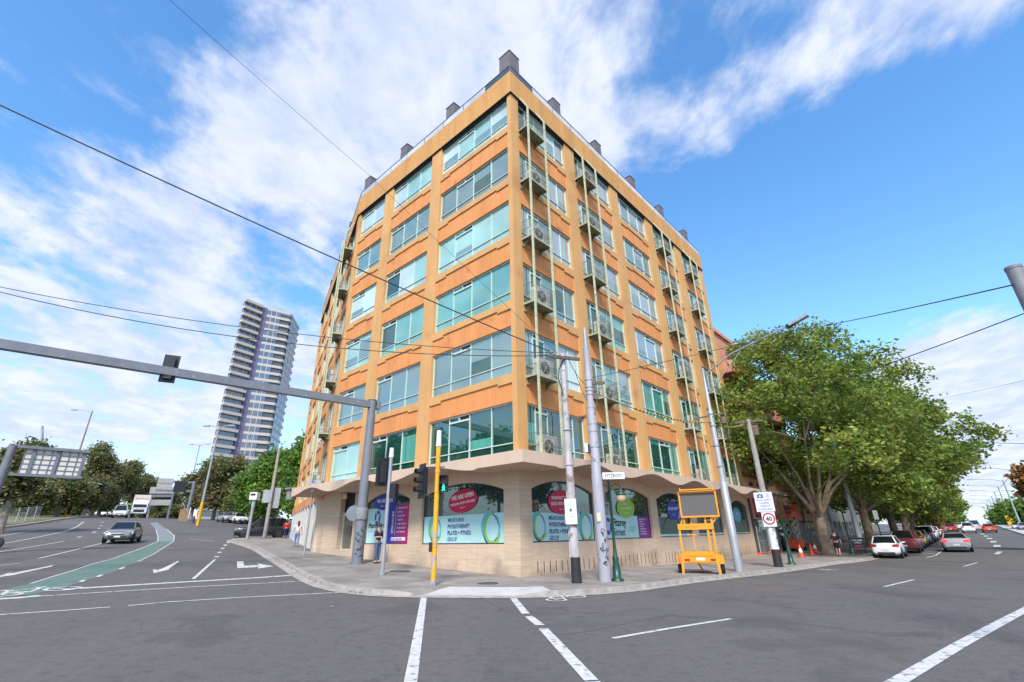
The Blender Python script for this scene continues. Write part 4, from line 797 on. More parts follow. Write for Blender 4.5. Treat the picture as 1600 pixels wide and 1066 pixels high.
# heritage lamp
def heritage(b,H,label,lamps=True):
    t=thing('heritage_lamp_post',label,'street lamp',b); m=MB(); m.lathe([(.24,-.02),(.24,.06),(.15,.1),(.14,.45),(.10,.6),(.12,.72),(.075,.8),(.055,1.2),(.048,H-.4),(.07,H-.38),(.04,H-.3),(.03,H),(.045,H+.05),(0,H+.12)],n=12); part('post',m,[M_dgreen],t)
    if lamps:
        for s in(-1,1):
            m=MB(); m.tube([(0,0,H-.32),(s*.2,0,H-.22),(s*.38,0,H-.22),(s*.42,0,H-.34)],.018,6); m.lathe([(.02,H-.34),(.07,H-.36),(.08,H-.46),(.19,H-.56),(.20,H-.60),(.0,H-.60)],c=(s*.42,0,0),n=12); part('lamp_hood',m,[M_dgreen],t)
            m=MB(); m.lathe([(.17,H-.60),(.18,H-.72),(.13,H-.84),(0,H-.88)],c=(s*.42,0,0),n=12); part('lantern_glass',m,[mat('amber_lantern_glass',(.55,.42,.24),.25,var=.1)],t)
    return t
b=base(965,908); heritage(b,topz(b,952,748),'dark green heritage lamp with two glass lanterns beside the pale steel pole')
b=base(1237,882); heritage(b,topz(b,1226,772),'dark green post beside the speed limit pole',False)
b=base(1333,866); heritage(b,3.6,'dark green post behind the sandwich board',False)
# pole three with long lamp arm
b=base(1155,893); P3=b; H3=topz(b,1103,575); t=thing('street_lamp','tall galvanised lamp pole with long outreach arms by the message trailer','street lamp',b)
m=MB(); m.tube([(0,0,0),(0,0,3.9),(0,0,3.92),(0,0,7.4),(0,0,7.42),(0,0,H3)],[.19,.17,.13,.12,.09,.06],12)
for z in(4.6,5.6,6.6,7.2): m.tube([(0,0,z),(0,0,z+.05)],.15,12)
part('pole',m,[M_galv],t); HE=Vector(at(1238,506,24.5)); r_=HE-Vector(b); m=MB(); A0=Vector((0,0,H3-.35)); m.tube([(0,0,H3-.4),tuple(A0.lerp(r_,.35)+Vector((0,0,.25))),tuple(r_)],[.045,.04,.03],7); m.tube([(0,0,H3-1.5),tuple(A0.lerp(r_,.45)+Vector((0,0,.12)))],.03,6); part('outreach_arm',m,[M_galv],t)
d=(r_-A0).normalized(); m=MB(); m.bar(tuple(r_-d*.15),tuple(r_+d*.75),.28,.13); m.bar(tuple(r_-d*.3),tuple(r_+d*.1),.2,.16,1); part('luminaire',m,[M_galv,M_black],t)
m=MB(); m.bar((-.9,.05,7.0),(.6,-.1,7.25),.05,.08); m.bar((-.3,.0,5.6),(.7,-.1,5.5),.03,.03); part('line_hardware',m,[M_wood],t)
# pole four with the signs
b=base(1217,886); P4=b; H4=topz(b,1173,655); t=thing('utility_pole','black and white graffitied pole carrying the speed camera and 40 signs','utility pole',b)
m=MB(); m.tube([(0,0,.85),(0,0,H4)],[.20,.12],12,0); m.tube([(0,0,-.02),(0,0,.87)],[.23,.205],12,1); m.tube([(0,0,.86),(0,0,2.9)],[.207,.19],12,2); part('pole',m,[M_conp,M_tar,M_wht],t)
m=MB(); m.bar((-.9,-.1,H4-.2),(.9,.1,H4-.05),.1,.12); m.bar((-.7,.3,H4-.35),(.7,.4,H4-.3),.1,.1); m.lathe([(.25,H4-.9),(.27,H4-.5),(.25,H4-.35)],c=(.38,.3,0),n=10); m.lathe([(.2,H4-.3),(.2,H4+.1)],c=(-1.2,.6,.2),n=10); part('crossarm',m,[M_wood],t); graffiti(t,16,1.0,2.85,.205,YT(.35,-1),M_tar)
yw=math.atan2(-b[1],-b[0])+math.pi/2-.08; T4=lambda x,y,z:(x*math.cos(yw)-y*math.sin(yw),x*math.sin(yw)+y*math.cos(yw),z)
T4_=T4; T4=lambda x,y,z:T4_(x*.78,y,3.27+(z-4.37)*.78)
m=MB(T4); m.box(-.62,-.27,3.72,.55,-.25,5.02); s_=part('camera_warning_sign',m,[M_wht],t); SI=mat('sign_blue_ink',(.05,.09,.30),.5); m=MB(T4)
for s,z in(('ROAD SAFETY',4.43),('CAMERAS',4.23),('OPERATE',4.03),('IN THIS AREA',3.82)): addtext(m,s,lambda x,y,z=z:(-.03+x,-.275,z+y),.17,'CENTER',sx=.88)
m.box(-.42,-.276,4.64,-.05,-.272,4.87); m.box(-.3,-.276,4.87,-.17,-.272,4.92)
for k in(1,2,3):
    for q in range(6): a=-1+2*q/6;e=-1+2*(q+1)/6; R=.07*k; m.quad(*[(.1+rr*math.cos(x),-.275,4.76+rr*math.sin(x)) for x,rr in((a,R),(e,R),(e,R+.02),(a,R+.02))])
part('lettering',m,[SI],s_); m=MB(T4); m.poly([(-.235+.075*math.cos(a),-.279,4.755+.075*math.sin(a)) for a in[k*math.pi/6 for k in range(12)]]); part('camera_lens_mark',m,[M_wht],s_)
T4=lambda x,y,z:T4_(x*.78+.03,y,2.37+(z-3.21)*.78)
m=MB(T4); m.box(-.42,-.25,2.72,.42,-.235,3.70); s_=part('speed_limit_sign',m,[M_wht],t); m=MB(T4); n=32
for k in range(n): a,e=2*math.pi*k/n,2*math.pi*(k+1)/n; m.quad(*[(rr*math.cos(x),-.255,3.24+rr*math.sin(x)) for x,rr in((a,.30),(e,.30),(e,.39),(a,.39))])
part('red_ring',m,[mat('sign_red',(.5,.01,.02),.5)],s_); m=MB(T4); addtext(m,'40',lambda x,y:(x,-.256,3.10+y),.40,'CENTER',bold=.02,sx=.95); part('lettering',m,[BLK],s_)
# pole five behind the tree, near-edge pole at right
b=base(1350,866); t=thing('utility_pole','pale leaning-looking pole behind the sandwich board under the trees','utility pole',b); m=MB(); m.tube([(0,0,0),(0,0,9.5)],[.22,.15],10); part('pole',m,[M_galv],t)
D=10.5; q=at(1572,420,D); q2=gp(1900,930,KERB); zb_=gz(q[0],q[1])+.1
t=thing('tram_pole','grey steel pole cut off by the right edge of the photograph','pole',(q[0]+.12,q[1],zb_)); Hq=q[2]-zb_-.0; m=MB(); m.tube([(0,0,0),(0,0,Hq)],[.13,.105],14); m.tube([(0,0,Hq-.02),(0,0,Hq+.03)],.112,14); part('pole',m,[mat('grey_tram_pole',(.22,.215,.23),.55,var=.1)],t); m=MB(); m.bar((.13,-.05,Hq-.35),(1.2,-.3,Hq-.3),.16,.22); part('signal_bracket',m,[M_black],t)
RP=Vector((q[0]-.02,q[1],q[2]-.3))
# overhead wires
def wire(pts,label,r=.012,sag=.3,striped=None,name='overhead_wire'):
    m=MB(); 
    for a,b in zip(pts,pts[1:]):
        a,b=Vector(a),Vector(b); n=22; m.tube([tuple(a.lerp(b,k/n)-Vector((0,0,sag*4*(k/n)*(1-k/n)))) for k in range(n+1)],r,5)
    o=Vector(pts[0]); me=m.mesh(name,[M_wire]); 
    for v in me.vertices: v.co-=o
    ob=solo(name,me,None,label,'wire',o,group=None); 
    return ob
p1t=Vector(P1)+Vector((-.4,-.25,H1-.05)); p2t=Vector(P2)+Vector((0,0,7.15)); p3t=Vector(P3)+Vector((0,0,7.1)); p4t=Vector(P4)+Vector((0,0,H4-.1))
wire([at(-90,122,17),p1t],'thick black cable falling from the upper left corner to the white pole',.022,.15)
wire([at(215,-45,15),at(575,272,19),tuple(p1t+Vector((.2,.1,.0)))],'thin faint wire crossing the cloud from the top edge of the picture',.008,.05)
wire([at(-60,436,26),p1t],'upper cable of the near-level pair passing in front of the tower',.014,.55); wire([at(-60,441,26),tuple(p1t-Vector((0,0,.12)))],'lower cable of the near-level pair passing in front of the tower',.016,.85)
wire([tuple(p1t+Vector((.6,.4,.0))),tuple(p2t+Vector((0,0,-.1)))],'short black cable between the white pole and the pale steel pole',.012,.25); wire([tuple(p1t+Vector((.9,.5,-.6))),tuple(p2t+Vector((0,0,-.9)))],'lower short black cable from the white pole to the pale steel pole',.012,.2)
wire([tuple(p2t+Vector((0,0,.25))),at(1232,519,24),tuple(RP)],'long black wire rising right past the lamp arm to the cut off pole',.012,.05)
wire([p3t,tuple(at(1600,490,12))],'faint wire crossing in front of the big plane tree',.010,.2); wire([p4t,at(1640,585,30)],'pale wire leaving the graffitied pole across the tree crown',.006,.4)
wire([at(1527,690,60),at(1640,692,50)],'short distant wire against the low cloud at right',.02,.1)
def cover(a,b,label,f0,f1,sag):
    a,b=Vector(a),Vector(b); m=MB(); n=44; P=lambda f:a.lerp(b,f)-Vector((0,0,sag*4*f*(1-f)))
    for k in range(n): f=f0+(f1-f0)*k/n;g=f0+(f1-f0)*(k+1)/n; m.tube([tuple(P(f)-a),tuple(P(g)-a)],.035,6,k%2,cap=False)
    m2=MB(); m2.tube([tuple(P(k/20)-a) for k in range(21)],.014,5); t=thing('insulated_cable',label,'cable',a); part('striped_cover',m,[M_black,mat('tape_yellow',(.75,.5,.06),.5)],t); part('conductor',m2,[M_wire],t)
cover(p2t+Vector((.1,0,-.3)),p3t+Vector((0,0,-.3)),'cable wrapped in black and yellow cover before the orange wall',.30,.93,.35); cover(p3t+Vector((0,0,-.3)),p4t,'far cable in black and yellow cover near the balconies',.25,.8,.3)
# message trailer
f1,f2=Vector(base(1070,896.5)),Vector(base(1125.5,898)); ang=math.atan2((f2-f1).y,(f2-f1).x); sc=(f2-f1).length/1.85
M_or=mat('trailer_orange_yellow',(.78,.30,.010),.45,var=.06); t=thing('message_trailer','bright orange trailer with blank grey message board parked on the footpath','message board',(f1+f2)/2,ang); t.scale=(sc,sc,sc)
m=MB(); m.box(-1.0,-.02,.55,1.0,1.1,.92); m.box(-.9,.1,.92,.9,.9,1.15); m.box(-1.02,-.05,.60,1.02,-.021,1.0); m.box(-.75,-.08,.93,.75,.0,1.12); m.bar((-.95,-.03,.6),(-.99,-.05,0),.12,.12); m.bar((.9,-.03,.6),(.94,-.05,0),.12,.12); m.box(-1.07,-.12,-.01,-.9,.03,.03); m.box(.86,-.12,-.01,1.02,.03,.03); m.bar((-.2,1.0,.7),(.1,1.2,.1),.07,.07); m.box(1.02,.1,.5,1.25,1.0,.95); m.box(-1.25,.1,.5,-1.02,1.0,.95); m.bar((0,1.1,.75),(0,2.5,.6),.1,.1)
part('chassis',m,[M_or],t)
for s in(-1,1):
    m=MB(); m.lathe([(.20,-.1),(.33,-.09),(.34,0),(.33,.09),(.20,.1)],c=(s*1.15,.55,.34),n=16,ax='x'); w_=part('wheel',m,[mat('tyre',(.022,.022,.024),.8)],t); m=MB(); m.lathe([(.2,-.07),(.2,.07),(0,.05)],c=(s*1.15,.55,.34),n=12,ax='x'); part('rim',m,[M_galv],w_)
m=MB(); m.box(-.93,-.02,.95,-.82,.1,2.35); m.box(.60,-.02,.95,.71,.1,2.35); m.box(.88,-.02,.95,.99,.1,3.0); m.box(-.95,-.06,2.3,1.0,.12,2.62); m.box(-.2,.12,1.3,-.14,.18,3.2); m.bar((-.86,.05,2.3),(-.6,.05,3.0),.08,.08); m.bar((.94,.05,2.6),(1.3,.05,3.0),.08,.08); m.box(-.5,.15,2.0,.0,.2,2.06)
for k in range(6): z=1.9+k*.22; m.box(.7,.02,z,.9,.06,z+.03)
m.box(-.6,.02,2.62,-.5,.1,2.95); m.box(.55,.02,2.62,.65,.1,2.95); part('lifting_frame',m,[M_or],t)
for x0 in(-.82,.55): m=MB(); m.box(x0,-.065,.66,x0+.27,-.045,.78); part('tail_light',m,[flat((.35,.01,.01))],t)
m=MB(); m.box(-.2,-.06,.70,.25,-.052,.83); pl=part('number_plate',m,[WHT],t); m=MB(); addtext(m,'Y47 418',lambda x,y:(.02+x,-.066,.73+y),.10,'CENTER'); part('lettering',m,[GRN],pl)
m=MB(lambda x,y,z:(x+.33,y,z)); m.box(-1.02,-.12,2.95,1.08,.08,3.04); m.box(-1.02,-.12,4.28,1.08,.08,4.36); m.box(-1.02,-.12,3.04,-.93,.08,4.28); m.box(.99,-.12,3.04,1.08,.08,4.28); m.box(-.95,-.25,4.36,1.0,.25,4.40); m.box(-.9,-.3,4.40,-.85,-.2,4.6); m.box(.9,-.3,4.40,.95,-.2,4.6); m.bar((-.9,-.25,4.48),(.95,-.25,4.48),.07,.07)
bf=part('board_frame',m,[M_or],t); m=MB(lambda x,y,z:(x+.33,y,z)); m.box(-.93,-.06,3.04,.99,.02,4.28); part('display_panel',m,[mat('dark_display',(.11,.10,.095),.5,var=.05)],bf)
m=MB(); m.box(-1.13,-.05,.55,-1.03,-.02,.95); part('reflector_board',m,[mat('red_white_stripe',(.6,.15,.1),.5)],t); m=MB(); addtext(m,'TRAFFIC DIVERSIONS',lambda x,y:(-.6+x,-.062,2.42+y),.09); part('lettering',m,[flat((.4,.02,.02))],t)
# sandwich board, cones, barriers
b=base(1345,866); yw=math.atan2(b[1],b[0])-math.pi/2; t=thing('sandwich_board','dark sandwich board with white and pink writing under the plane trees','sandwich board',b,yw); m=MB(); m.box(-.42,-.22,.1,.42,-.18,1.2); m.box(-.45,-.24,.0,-.41,-.16,1.22); m.box(.41,-.24,0,.45,-.16,1.22); m.bar((-.43,.3,0),(-.43,-.15,1.2),.04,.04); m.bar((.43,.3,0),(.43,-.15,1.2),.04,.04); part('board',m,[M_black],t); m=MB()
for s,z,h in(('FOR LEASE',.95,.14),('OFFICE',.78,.14)): addtext(m,s,lambda x,y,z=z:(x,-.25,z+y),h,'CENTER')
part('lettering',m,[WHT],t); m=MB()
for s,z in(('INSPECT',.52),('NOW OPEN',.34)): addtext(m,s,lambda x,y,z=z:(x,-.25,z+y),.14,'CENTER')
part('pink_lettering',m,[flat((.6,.1,.25))],t)
M_cone=mat('cone_orange',(.75,.09,.02),.5); 
for i,(px,py,s,lb) in enumerate([(1253,870.5,1.15,'orange cone with white collar in front of the scissor lift'),(1269.5,868,1.1,'all orange cone right of the white collared one'),(1275,864,1.2,'orange cone behind the others nearest the tree trunk')]):
    b=base(px,py); m=MB(); m.lathe([(.14,.03),(.11,.2),(.0951,.3)] if 0 else [(.15,.04),(.035,.72),(0,.72)],n=12); m.box(-.2,-.2,0,.2,.2,.04); c=thing('traffic_cone',lb,'traffic cone',b,group='cones by the building works'); c.scale=(s,s,s); part('cone_body',m,[M_cone],c)
    if i!=1: m=MB(); m.lathe([(.115,.27),(.075,.5)],n=12); part('white_collar',m,[WHT],c)
for px,py,c,lb in((1037,907.5,(.12,.25,.42),'crumpled blue scrap lying on the footpath edge'),(1151,902.5,(.55,.5,.06),'small yellow scrap lying in the right gutter'),(519,950,(.5,.25,.12),'tiny orange leaf lying on the asphalt')):
    x,y,z=gp(px,py,KERB if py>907 and py<908 else 0); m=MB(); rr=random.Random(px); R_=.05 if px==519 else .11; m.poly([(R_*math.cos(k*1.05)*rr.uniform(.6,1.3),R_*math.sin(k*1.05)*rr.uniform(.6,1.3),.02+rr.uniform(0,.03)) for k in range(6)]); solo('fallen_leaf' if px==519 else 'paper_scrap',m,[mat('scrap%d'%px,c,.7)],lb,'leaf' if px==519 else 'scrap',(x,y,z))
# people -----------------------------------------------------------------
def skin(name,V,E,mt_,parent,sub=1):
    me=bpy.data.meshes.new(name); me.from_pydata([v[:3] for v in V],E,[]); o=bpy.data.objects.new(name,me); COL.objects.link(o)
    md_=o.modifiers.new('s','SKIN'); md_.use_smooth_shade=True
    for i,v in enumerate(V): r=v[3]; me.skin_vertices[0].data[i].radius=(r,v[4] if len(v)>4 else r)
    me.skin_vertices[0].data[0].use_root=True
    sb_=o.modifiers.new('u','SUBSURF'); sb_.levels=sub; sb_.render_levels=sub
    dg=bpy.context.evaluated_depsgraph_get(); dg.update(); nm=bpy.data.meshes.new_from_object(o.evaluated_get(dg)); bpy.data.objects.remove(o); bpy.data.meshes.remove(me); nm.name=name; nm.materials.clear(); nm.materials.append(mt_); 
    for p in nm.polygons: p.material_index=0; p.use_smooth=True
    return part(name,nm,None,parent)
M_skin=mat('skin',(.50,.27,.18),.6,var=.04); 
def person(label,l,face,pose,top,bot,hair,shoe=(.03,.03,.03),top_sleeve=.5,long_hair=False,shorts=False,s=1.0,helmet=None,vest=None):
    t=thing('person',label,'person',l,face-math.pi/2); t.scale=(s,s,s)
    p=dict(lk=(-.10,.02,.50),rk=(.10,.02,.50),la=(-.10,-.02,.09),ra=(.10,-.02,.09),le=(-.26,-.02,1.12),re=(.26,-.02,1.12),lw=(-.27,.06,.87),rw=(.27,.06,.87),hd=(0,.02,1.60)); p.update(pose)
    hx,hy,hz_=p['hd']; P=lambda k,r:tuple(p[k])+(r,)
    V=[(0,0,.95,.13,.10),(0,0,1.15,.12,.085),(0,0,1.35,.15,.09),(0,.0,1.46,.06),(hx*.6,hy*.6,1.53,.05),(hx,hy,hz_,.072,.088),(hx,hy,hz_+.09,.07,.085),
       (-.17,0,1.40,.055),P('le',.042),P('lw',.03),(.17,0,1.40,.055),P('re',.042),P('rw',.03),(-.09,0,.90,.085),P('lk',.058),P('la',.04),(.09,0,.90,.085),P('rk',.058),P('ra',.04)]
    f=lambda k,q:tuple(p[k][i]+q[i] for i in range(3))
    V+=[f('lw',(-.005,.05,-.045))+(.026,),f('lw',(-.005,.07,-.11))+(.016,),f('rw',(.005,.05,-.045))+(.026,),f('rw',(.005,.07,-.11))+(.016,),f('la',(0,.12,-.06))+(.03,),f('ra',(0,.12,-.06))+(.03,)]
    E=[(0,1),(1,2),(2,3),(3,4),(4,5),(5,6),(2,7),(7,8),(8,9),(2,10),(10,11),(11,12),(0,13),(13,14),(14,15),(0,16),(16,17),(17,18),(9,19),(19,20),(12,21),(21,22),(15,23),(18,24)]
    body=skin('body',V,E,M_skin,t)
    m=MB(); m.ball((hx,hy+.10,hz_+.03),.016,6); m.ball((hx-.085,hy,hz_+.03),.02,6); m.ball((hx+.085,hy,hz_+.03),.02,6); part('nose_and_ears',m,[M_skin],t)
    m=MB(); m.ball((hx-.03,hy+.088,hz_+.05),.010,6); m.ball((hx+.03,hy+.088,hz_+.05),.010,6); m.box(hx-.025,hy+.085,hz_-.03,hx+.025,hy+.093,hz_-.022); part('eyes_and_mouth',m,[mat('dark_feature',(.05,.025,.02),.5)],t)
    m=MB(); m.ball((hx,hy-.015,hz_+.075),.102,12,sc=(.93,1.05,1.0)); 
    if long_hair: m.ball((hx,hy-.07,hz_-.06),.09,10,sc=(1,.65,1.8))
    part('hair',m,[mat('hair_%02x'%int(hair[0]*255),hair,.6,var=.2,sc=20)],t)
    mx_=lambda a,b,k:tuple(a[i]+(b[i]-a[i])*k for i in range(3)); k=top_sleeve*2
    V=[(0,0,.93,.155,.125),(0,0,1.15,.14,.105),(0,0,1.36,.168,.11),(0,0,1.47,.075),(-.17,0,1.405,.07),mx_((-.17,0,1.40),p['le'],min(k,1))+(.062,),(.17,0,1.405,.07),mx_((.17,0,1.40),p['re'],min(k,1))+(.062,)]; E=[(0,1),(1,2),(2,3),(2,4),(4,5),(2,6),(6,7)]
    if k>1.5: V+=[mx_(p['le'],p['lw'],.9)+(.045,),mx_(p['re'],p['rw'],.9)+(.045,)]; E+=[(5,8),(7,9)]
    skin('shirt',V,E,mat('cloth_%d'%int(1e6*(top[0]+top[1]*7+top[2]*49)),top,.85,var=.1,sc=12),t)
    kk=1.0 if shorts else None
    V=[(0,0,.97,.14,.115),(-.095,0,.88,.10)]+([mx_((-.09,0,.9),p['lk'],.9)+(.10,)] if shorts else [P('lk',.075),mx_(p['lk'],p['la'],.92)+(.058,)]); n_=len(V); V+=[(.095,0,.88,.10)]+([mx_((.09,0,.9),p['rk'],.9)+(.10,)] if shorts else [P('rk',.075),mx_(p['rk'],p['ra'],.92)+(.058,)])
    E=[(0,1)]+[(i,i+1) for i in range(1,n_-1)]+[(0,n_)]+[(i,i+1) for i in range(n_,len(V)-1)]; skin('shorts' if shorts else 'trousers',V,E,mat('cloth_%d'%int(1e6*(bot[0]+bot[1]*7+bot[2]*49)),bot,.9,var=.15,sc=10),t)
    for a in('la','ra'): skin('shoe',[f(a,(0,-.05,-.045))+(.05,.045),f(a,(0,.06,-.05))+(.048,.04),f(a,(0,.15,-.06))+(.04,.03)],[(0,1),(1,2)],mat('shoe_%02x'%int(shoe[0]*255),shoe,.6),t)
    if helmet: m=MB(); m.lathe([(.14,hz_+.08),(.13,hz_+.14),(.09,hz_+.2),(0,hz_+.22)],c=(hx,hy,0),n=12); part('hard_hat',m,[flat(helmet)],t)
    return t
b=base(588,880.5); t=person('man in navy T-shirt and jeans looking at his phone by the grey signal post',b,math.atan2(-.35,1)-.2,dict(hd=(0,.07,1.57),le=(-.25,.02,1.14),re=(.25,.02,1.14),lw=(-.06,.27,1.17),rw=(.08,.27,1.15)),(.02,.03,.055),(.07,.12,.24),(.03,.02,.015),s=1.02)
m=MB(); m.box(-.035,.30,1.14,.04,.315,1.29); solo('phone',m,[M_black],'dark phone held by the man in the navy T-shirt','phone',b,t.rotation_euler.z)
b=base(462,855); person('woman in white top and blue jeans walking away along the footpath',b,math.atan2(1,-.45),dict(lk=(-.09,.14,.50),la=(-.09,.10,.09),rk=(.09,-.02,.48),ra=(.09,-.24,.12),lw=(-.27,.14,.88),rw=(.27,-.10,.86)),(.68,.66,.66),(.15,.24,.42),(.10,.05,.03),(.05,.05,.05),top_sleeve=.15,long_hair=True,s=.97)
m=MB(); m.box(-.05,-.14,.55,.05,.14,.95); m.tube([(0,-.1,.95),(0,-.08,1.2),(0,.08,1.2),(0,.1,.95)],.012,5); bb=Vector(b); solo('shoulder_bag',m,[flat((.35,.42,.62))],'pale blue bag hanging at the side of the woman in white','bag',(bb.x-.34,bb.y-.12,bb.z+.0),2.0)
b=base(445,841.5); person('woman in red jacket and dark trousers near the far building corner',b,math.atan2(1,-.5),dict(lk=(-.09,-.05,.5),la=(-.09,-.2,.12),rk=(.09,.12,.5),ra=(.09,.1,.09)),(.62,.03,.02),(.02,.03,.07),(.05,.025,.02),top_sleeve=1.0,long_hair=True,s=.97)
b=base(1312,870); person('man in black T-shirt and shorts walking away past the plane tree trunk',b,math.atan2(1,.8),dict(lk=(-.09,.12,.5),la=(-.09,.08,.09),rk=(.09,0,.48),ra=(.09,-.2,.12),le=(-.27,-.05,1.12),re=(.27,.02,1.12)),(.012,.013,.016),(.015,.017,.03),(.04,.03,.025),shorts=True,s=1.03)
# scissor lift with two workers
b=base(1238,872); b=W(36.0,-.9,gzl(36,-.9)+KERB); t=thing('scissor_lift','orange scissor lift raised beside the mesh fence at the building works','scissor lift',b,RZ)
m=MB(); m.box(-1.1,-.5,.25,1.1,.5,.95); part('base',m,[M_cone],t)
for x in(-.8,.8):
    for y in(-.5,.5): m=MB(); m.lathe([(.2,-.08),(.21,.08),(0,.08)],c=(x,y,.21),n=12,ax='y'); part('wheel',m,[mat('tyre',(.022,.022,.024),.8)],t)
m=MB()
for y in(-.35,.35):
    for k in range(3): z=.95+k*.62; m.bar((-.8,y,z),(.8,y,z+.62),.07,.1); m.bar((.8,y+.08,z),(-.8,y+.08,z+.62),.07,.1)
part('scissor_arms',m,[mat('lift_cream',(.5,.46,.38),.6)],t); m=MB(); m.box(-1.1,-.5,2.8,1.1,.5,2.92); 
for z in(3.3,3.8):
    for y in(-.5,.48): m.box(-1.1,y,z,1.1,y+.03,z+.05)
    for x in(-1.1,1.07): m.box(x,-.5,z,x+.03,.5,z+.05)
for x in(-1.1,-.35,.35,1.06):
    for y in(-.5,.46): m.box(x,y,2.9,x+.04,y+.04,3.85)
m.box(-1.1,-.51,2.92,1.1,-.505,3.25); part('basket',m,[M_cone],t)
bz=Vector(b)+Vector((0,0,2.92)); q=Matrix.Rotation(RZ,3,'Z')
person('worker in green hard hat standing at the left of the lift basket',bz+q@Vector((-.6,0,0)),1.2,dict(lw=(-.2,.25,1.05)),(.30,.28,.20),(.05,.06,.09),(.05,.03,.02),helmet=(.08,.40,.08)); person('worker in red top and white hard hat standing at the right of the lift basket',bz+q@Vector((.5,.1,0)),1.4,dict(),(.55,.06,.03),(.05,.06,.09),(.05,.03,.02),helmet=(.7,.66,.6),s=1.05)
# mesh fences
M_fen=mat('galvanised_mesh',(.40,.42,.43),.5)
def meshfence(a,b,label,h=2.0,step=.22,feet=True):
    A,Bp=Vector(a),Vector(b); L=(Bp-A).length; t=thing('mesh_fence',label,'fence',A,math.atan2((Bp-A).y,(Bp-A).x)); dz=Bp.z-A.z; m=MB(lambda x,y,z:(x,y,z+dz*x/L)); x=0
    while x<L: m.box(x-.008,-.006,.1,x+.008,.006,h); x+=step
    for z in(.1,h*.5,h): m.box(0,-.012,z-.012,L,.012,z+.012)
    part('mesh_panel',m,[M_fen],t); x=0
    while x<=L:
        m=MB(lambda x,y,z:(x,y,z+dz*x/L)); m.box(x-.03,-.03,0,x+.03,.03,h+.05); part('post',m,[M_fen],t)
        if feet: m=MB(lambda x,y,z:(x,y,z+dz*x/L)); m.box(x-.32,-.12,0,x+.32,.12,.16); part('fence_foot',m,[M_cone],t)
        x+=2.4
G3=lambda v,t_,h=KERB:W(v,t_,gzl(v,t_)+h)
meshfence(G3(28.3,-.15),G3(34,-.3),'grey mesh fence with orange feet along the dark shopfront'); meshfence(G3(38,-.4),G3(50,-.6),'grey mesh fence with orange feet behind the plane tree',2.2); meshfence(G3(50.5,-.6),G3(74,-.6),'grey mesh fence with orange feet far along the footpath',2.2,.3)
# ---------------------------------------------------------------- neighbours
nb=thing('terracotta_apartments','salmon coloured apartment building with jutting balconies half hidden by the plane tree','building',W(27.95,0,-BZ),RZ)
N_=lambda u,w,z:(u,-w,z+BZ); M_ter=mat('salmon_render',(.58,.25,.15),.8,var=.08,sc=1,var2=(.6,.55,.7,(.66,.36,.26))); M_mag=mat('magenta_blind',(.45,.02,.14),.5)
m=MB(N_); m.box(.05,-14,-3.4,22,-.05,4.2,0); m.box(.05,-14,4.2,22,-2.4,16.2,0); m.box(.05,-14,16.2,22,-2.1,16.7,0); m.box(.05,-2.4,7.2,6.5,-.3,17.6,0); m.box(.0,-2.4,17.6,6.7,-.1,17.95,0); m.box(.05,-.05,3.2,22,.08,3.5,1); part('wall',m,[M_ter,M_can],nb)
for zf in(7.3,10.3,13.3):
    m=MB(N_); pts=[(.3,-2.4,zf),(.3,.9,zf),(2.2,1.5,zf),(4.6,1.3,zf),(6.0,.4,zf),(6.0,-2.4,zf)]; m.prism(pts,(0,0,.25),0); m.prism([(x,w_,zf+.25) for x,w_,z in pts],(0,0,.85),0); part('balcony',m,[M_ter],nb)
    m=MB(N_); m.prism([(9,-2.4,zf),(9,.9,zf),(12.5,1.4,zf),(15,.9,zf),(15,-2.4,zf)],(0,0,1.1),0); part('balcony',m,[M_ter],nb)
    for u in(1.7,3.6,10,12.4): m=MB(N_); m.box(u,-2.38,zf+.4,u+1.3,-2.34,zf+2.4); part('window',m,[G_dk],nb)
for u in(1.5,3.6,5.7): m=MB(N_); m.box(u,-.04,1.0 if 0 else 4.35-3.3,u+.9,-.03,4.35-.5,0); m.box(u,-.03,1.2,u+.9,-.02,3.1,1); part('window',m,[M_dark,M_mag],nb)
m=MB(N_); m.box(.4,-.04,-2.2,21,.0,.9,0); part('shopfront',m,[G_shop],nb)
m=MB(N_)
for u in(.2,4.4,8.8,13,17): m.box(u,-.03,-3.4,u+.35,.06,3.2)
part('shopfront_pier',m,[mat('dark_shop_pier',(.08,.07,.065),.6)],nb)
def block_building(name,label,v0,v1,t0,t1,h,col,fl=4,roof=None,face='t'):
    z0=min(gzl(v0,t0),gzl(v1,t1))-1; t=thing(name,label,'building',W(v0,t0,z0),RZ); m=MB(); m.box(0,0,0,v1-v0,t1-t0,h+1); m.box(-.2,-.2,h+1,v1-v0+.2,t1-t0+.2,h+1.4); part('wall',m,[col],t)
    for k in range(fl):
        z=1.9+k*(h/fl); x=1.2
        while x<v1-v0-1.5: m=MB(); m.box(x,-.04,z,x+1.5,.0,z+1.4); part('window',m,[G_dk],t); x+=3.4
        x=1.2
        if t1-t0<40 and face=='v':
            while x<t1-t0-1.5: m=MB(); m.box(-.04,x,z,0,x+1.5,z+1.4); part('window',m,[G_dk],t); x+=3.4
    return t
block_building('terrace_building','pale two storey shop building behind the parked cars',52,76,3.5,16,8,mat('cream_wall',(.45,.40,.33),.8),2); block_building('terrace_building','grey shop building farther along under the trees',78,120,3.5,16,9,mat('grey_wall',(.30,.29,.28),.8),2)
block_building('white_building','low white building behind the verge fence at the far left',-62,-40,80,104,7.5,mat('white_wall',(.24,.24,.23),.8),2,face='v')
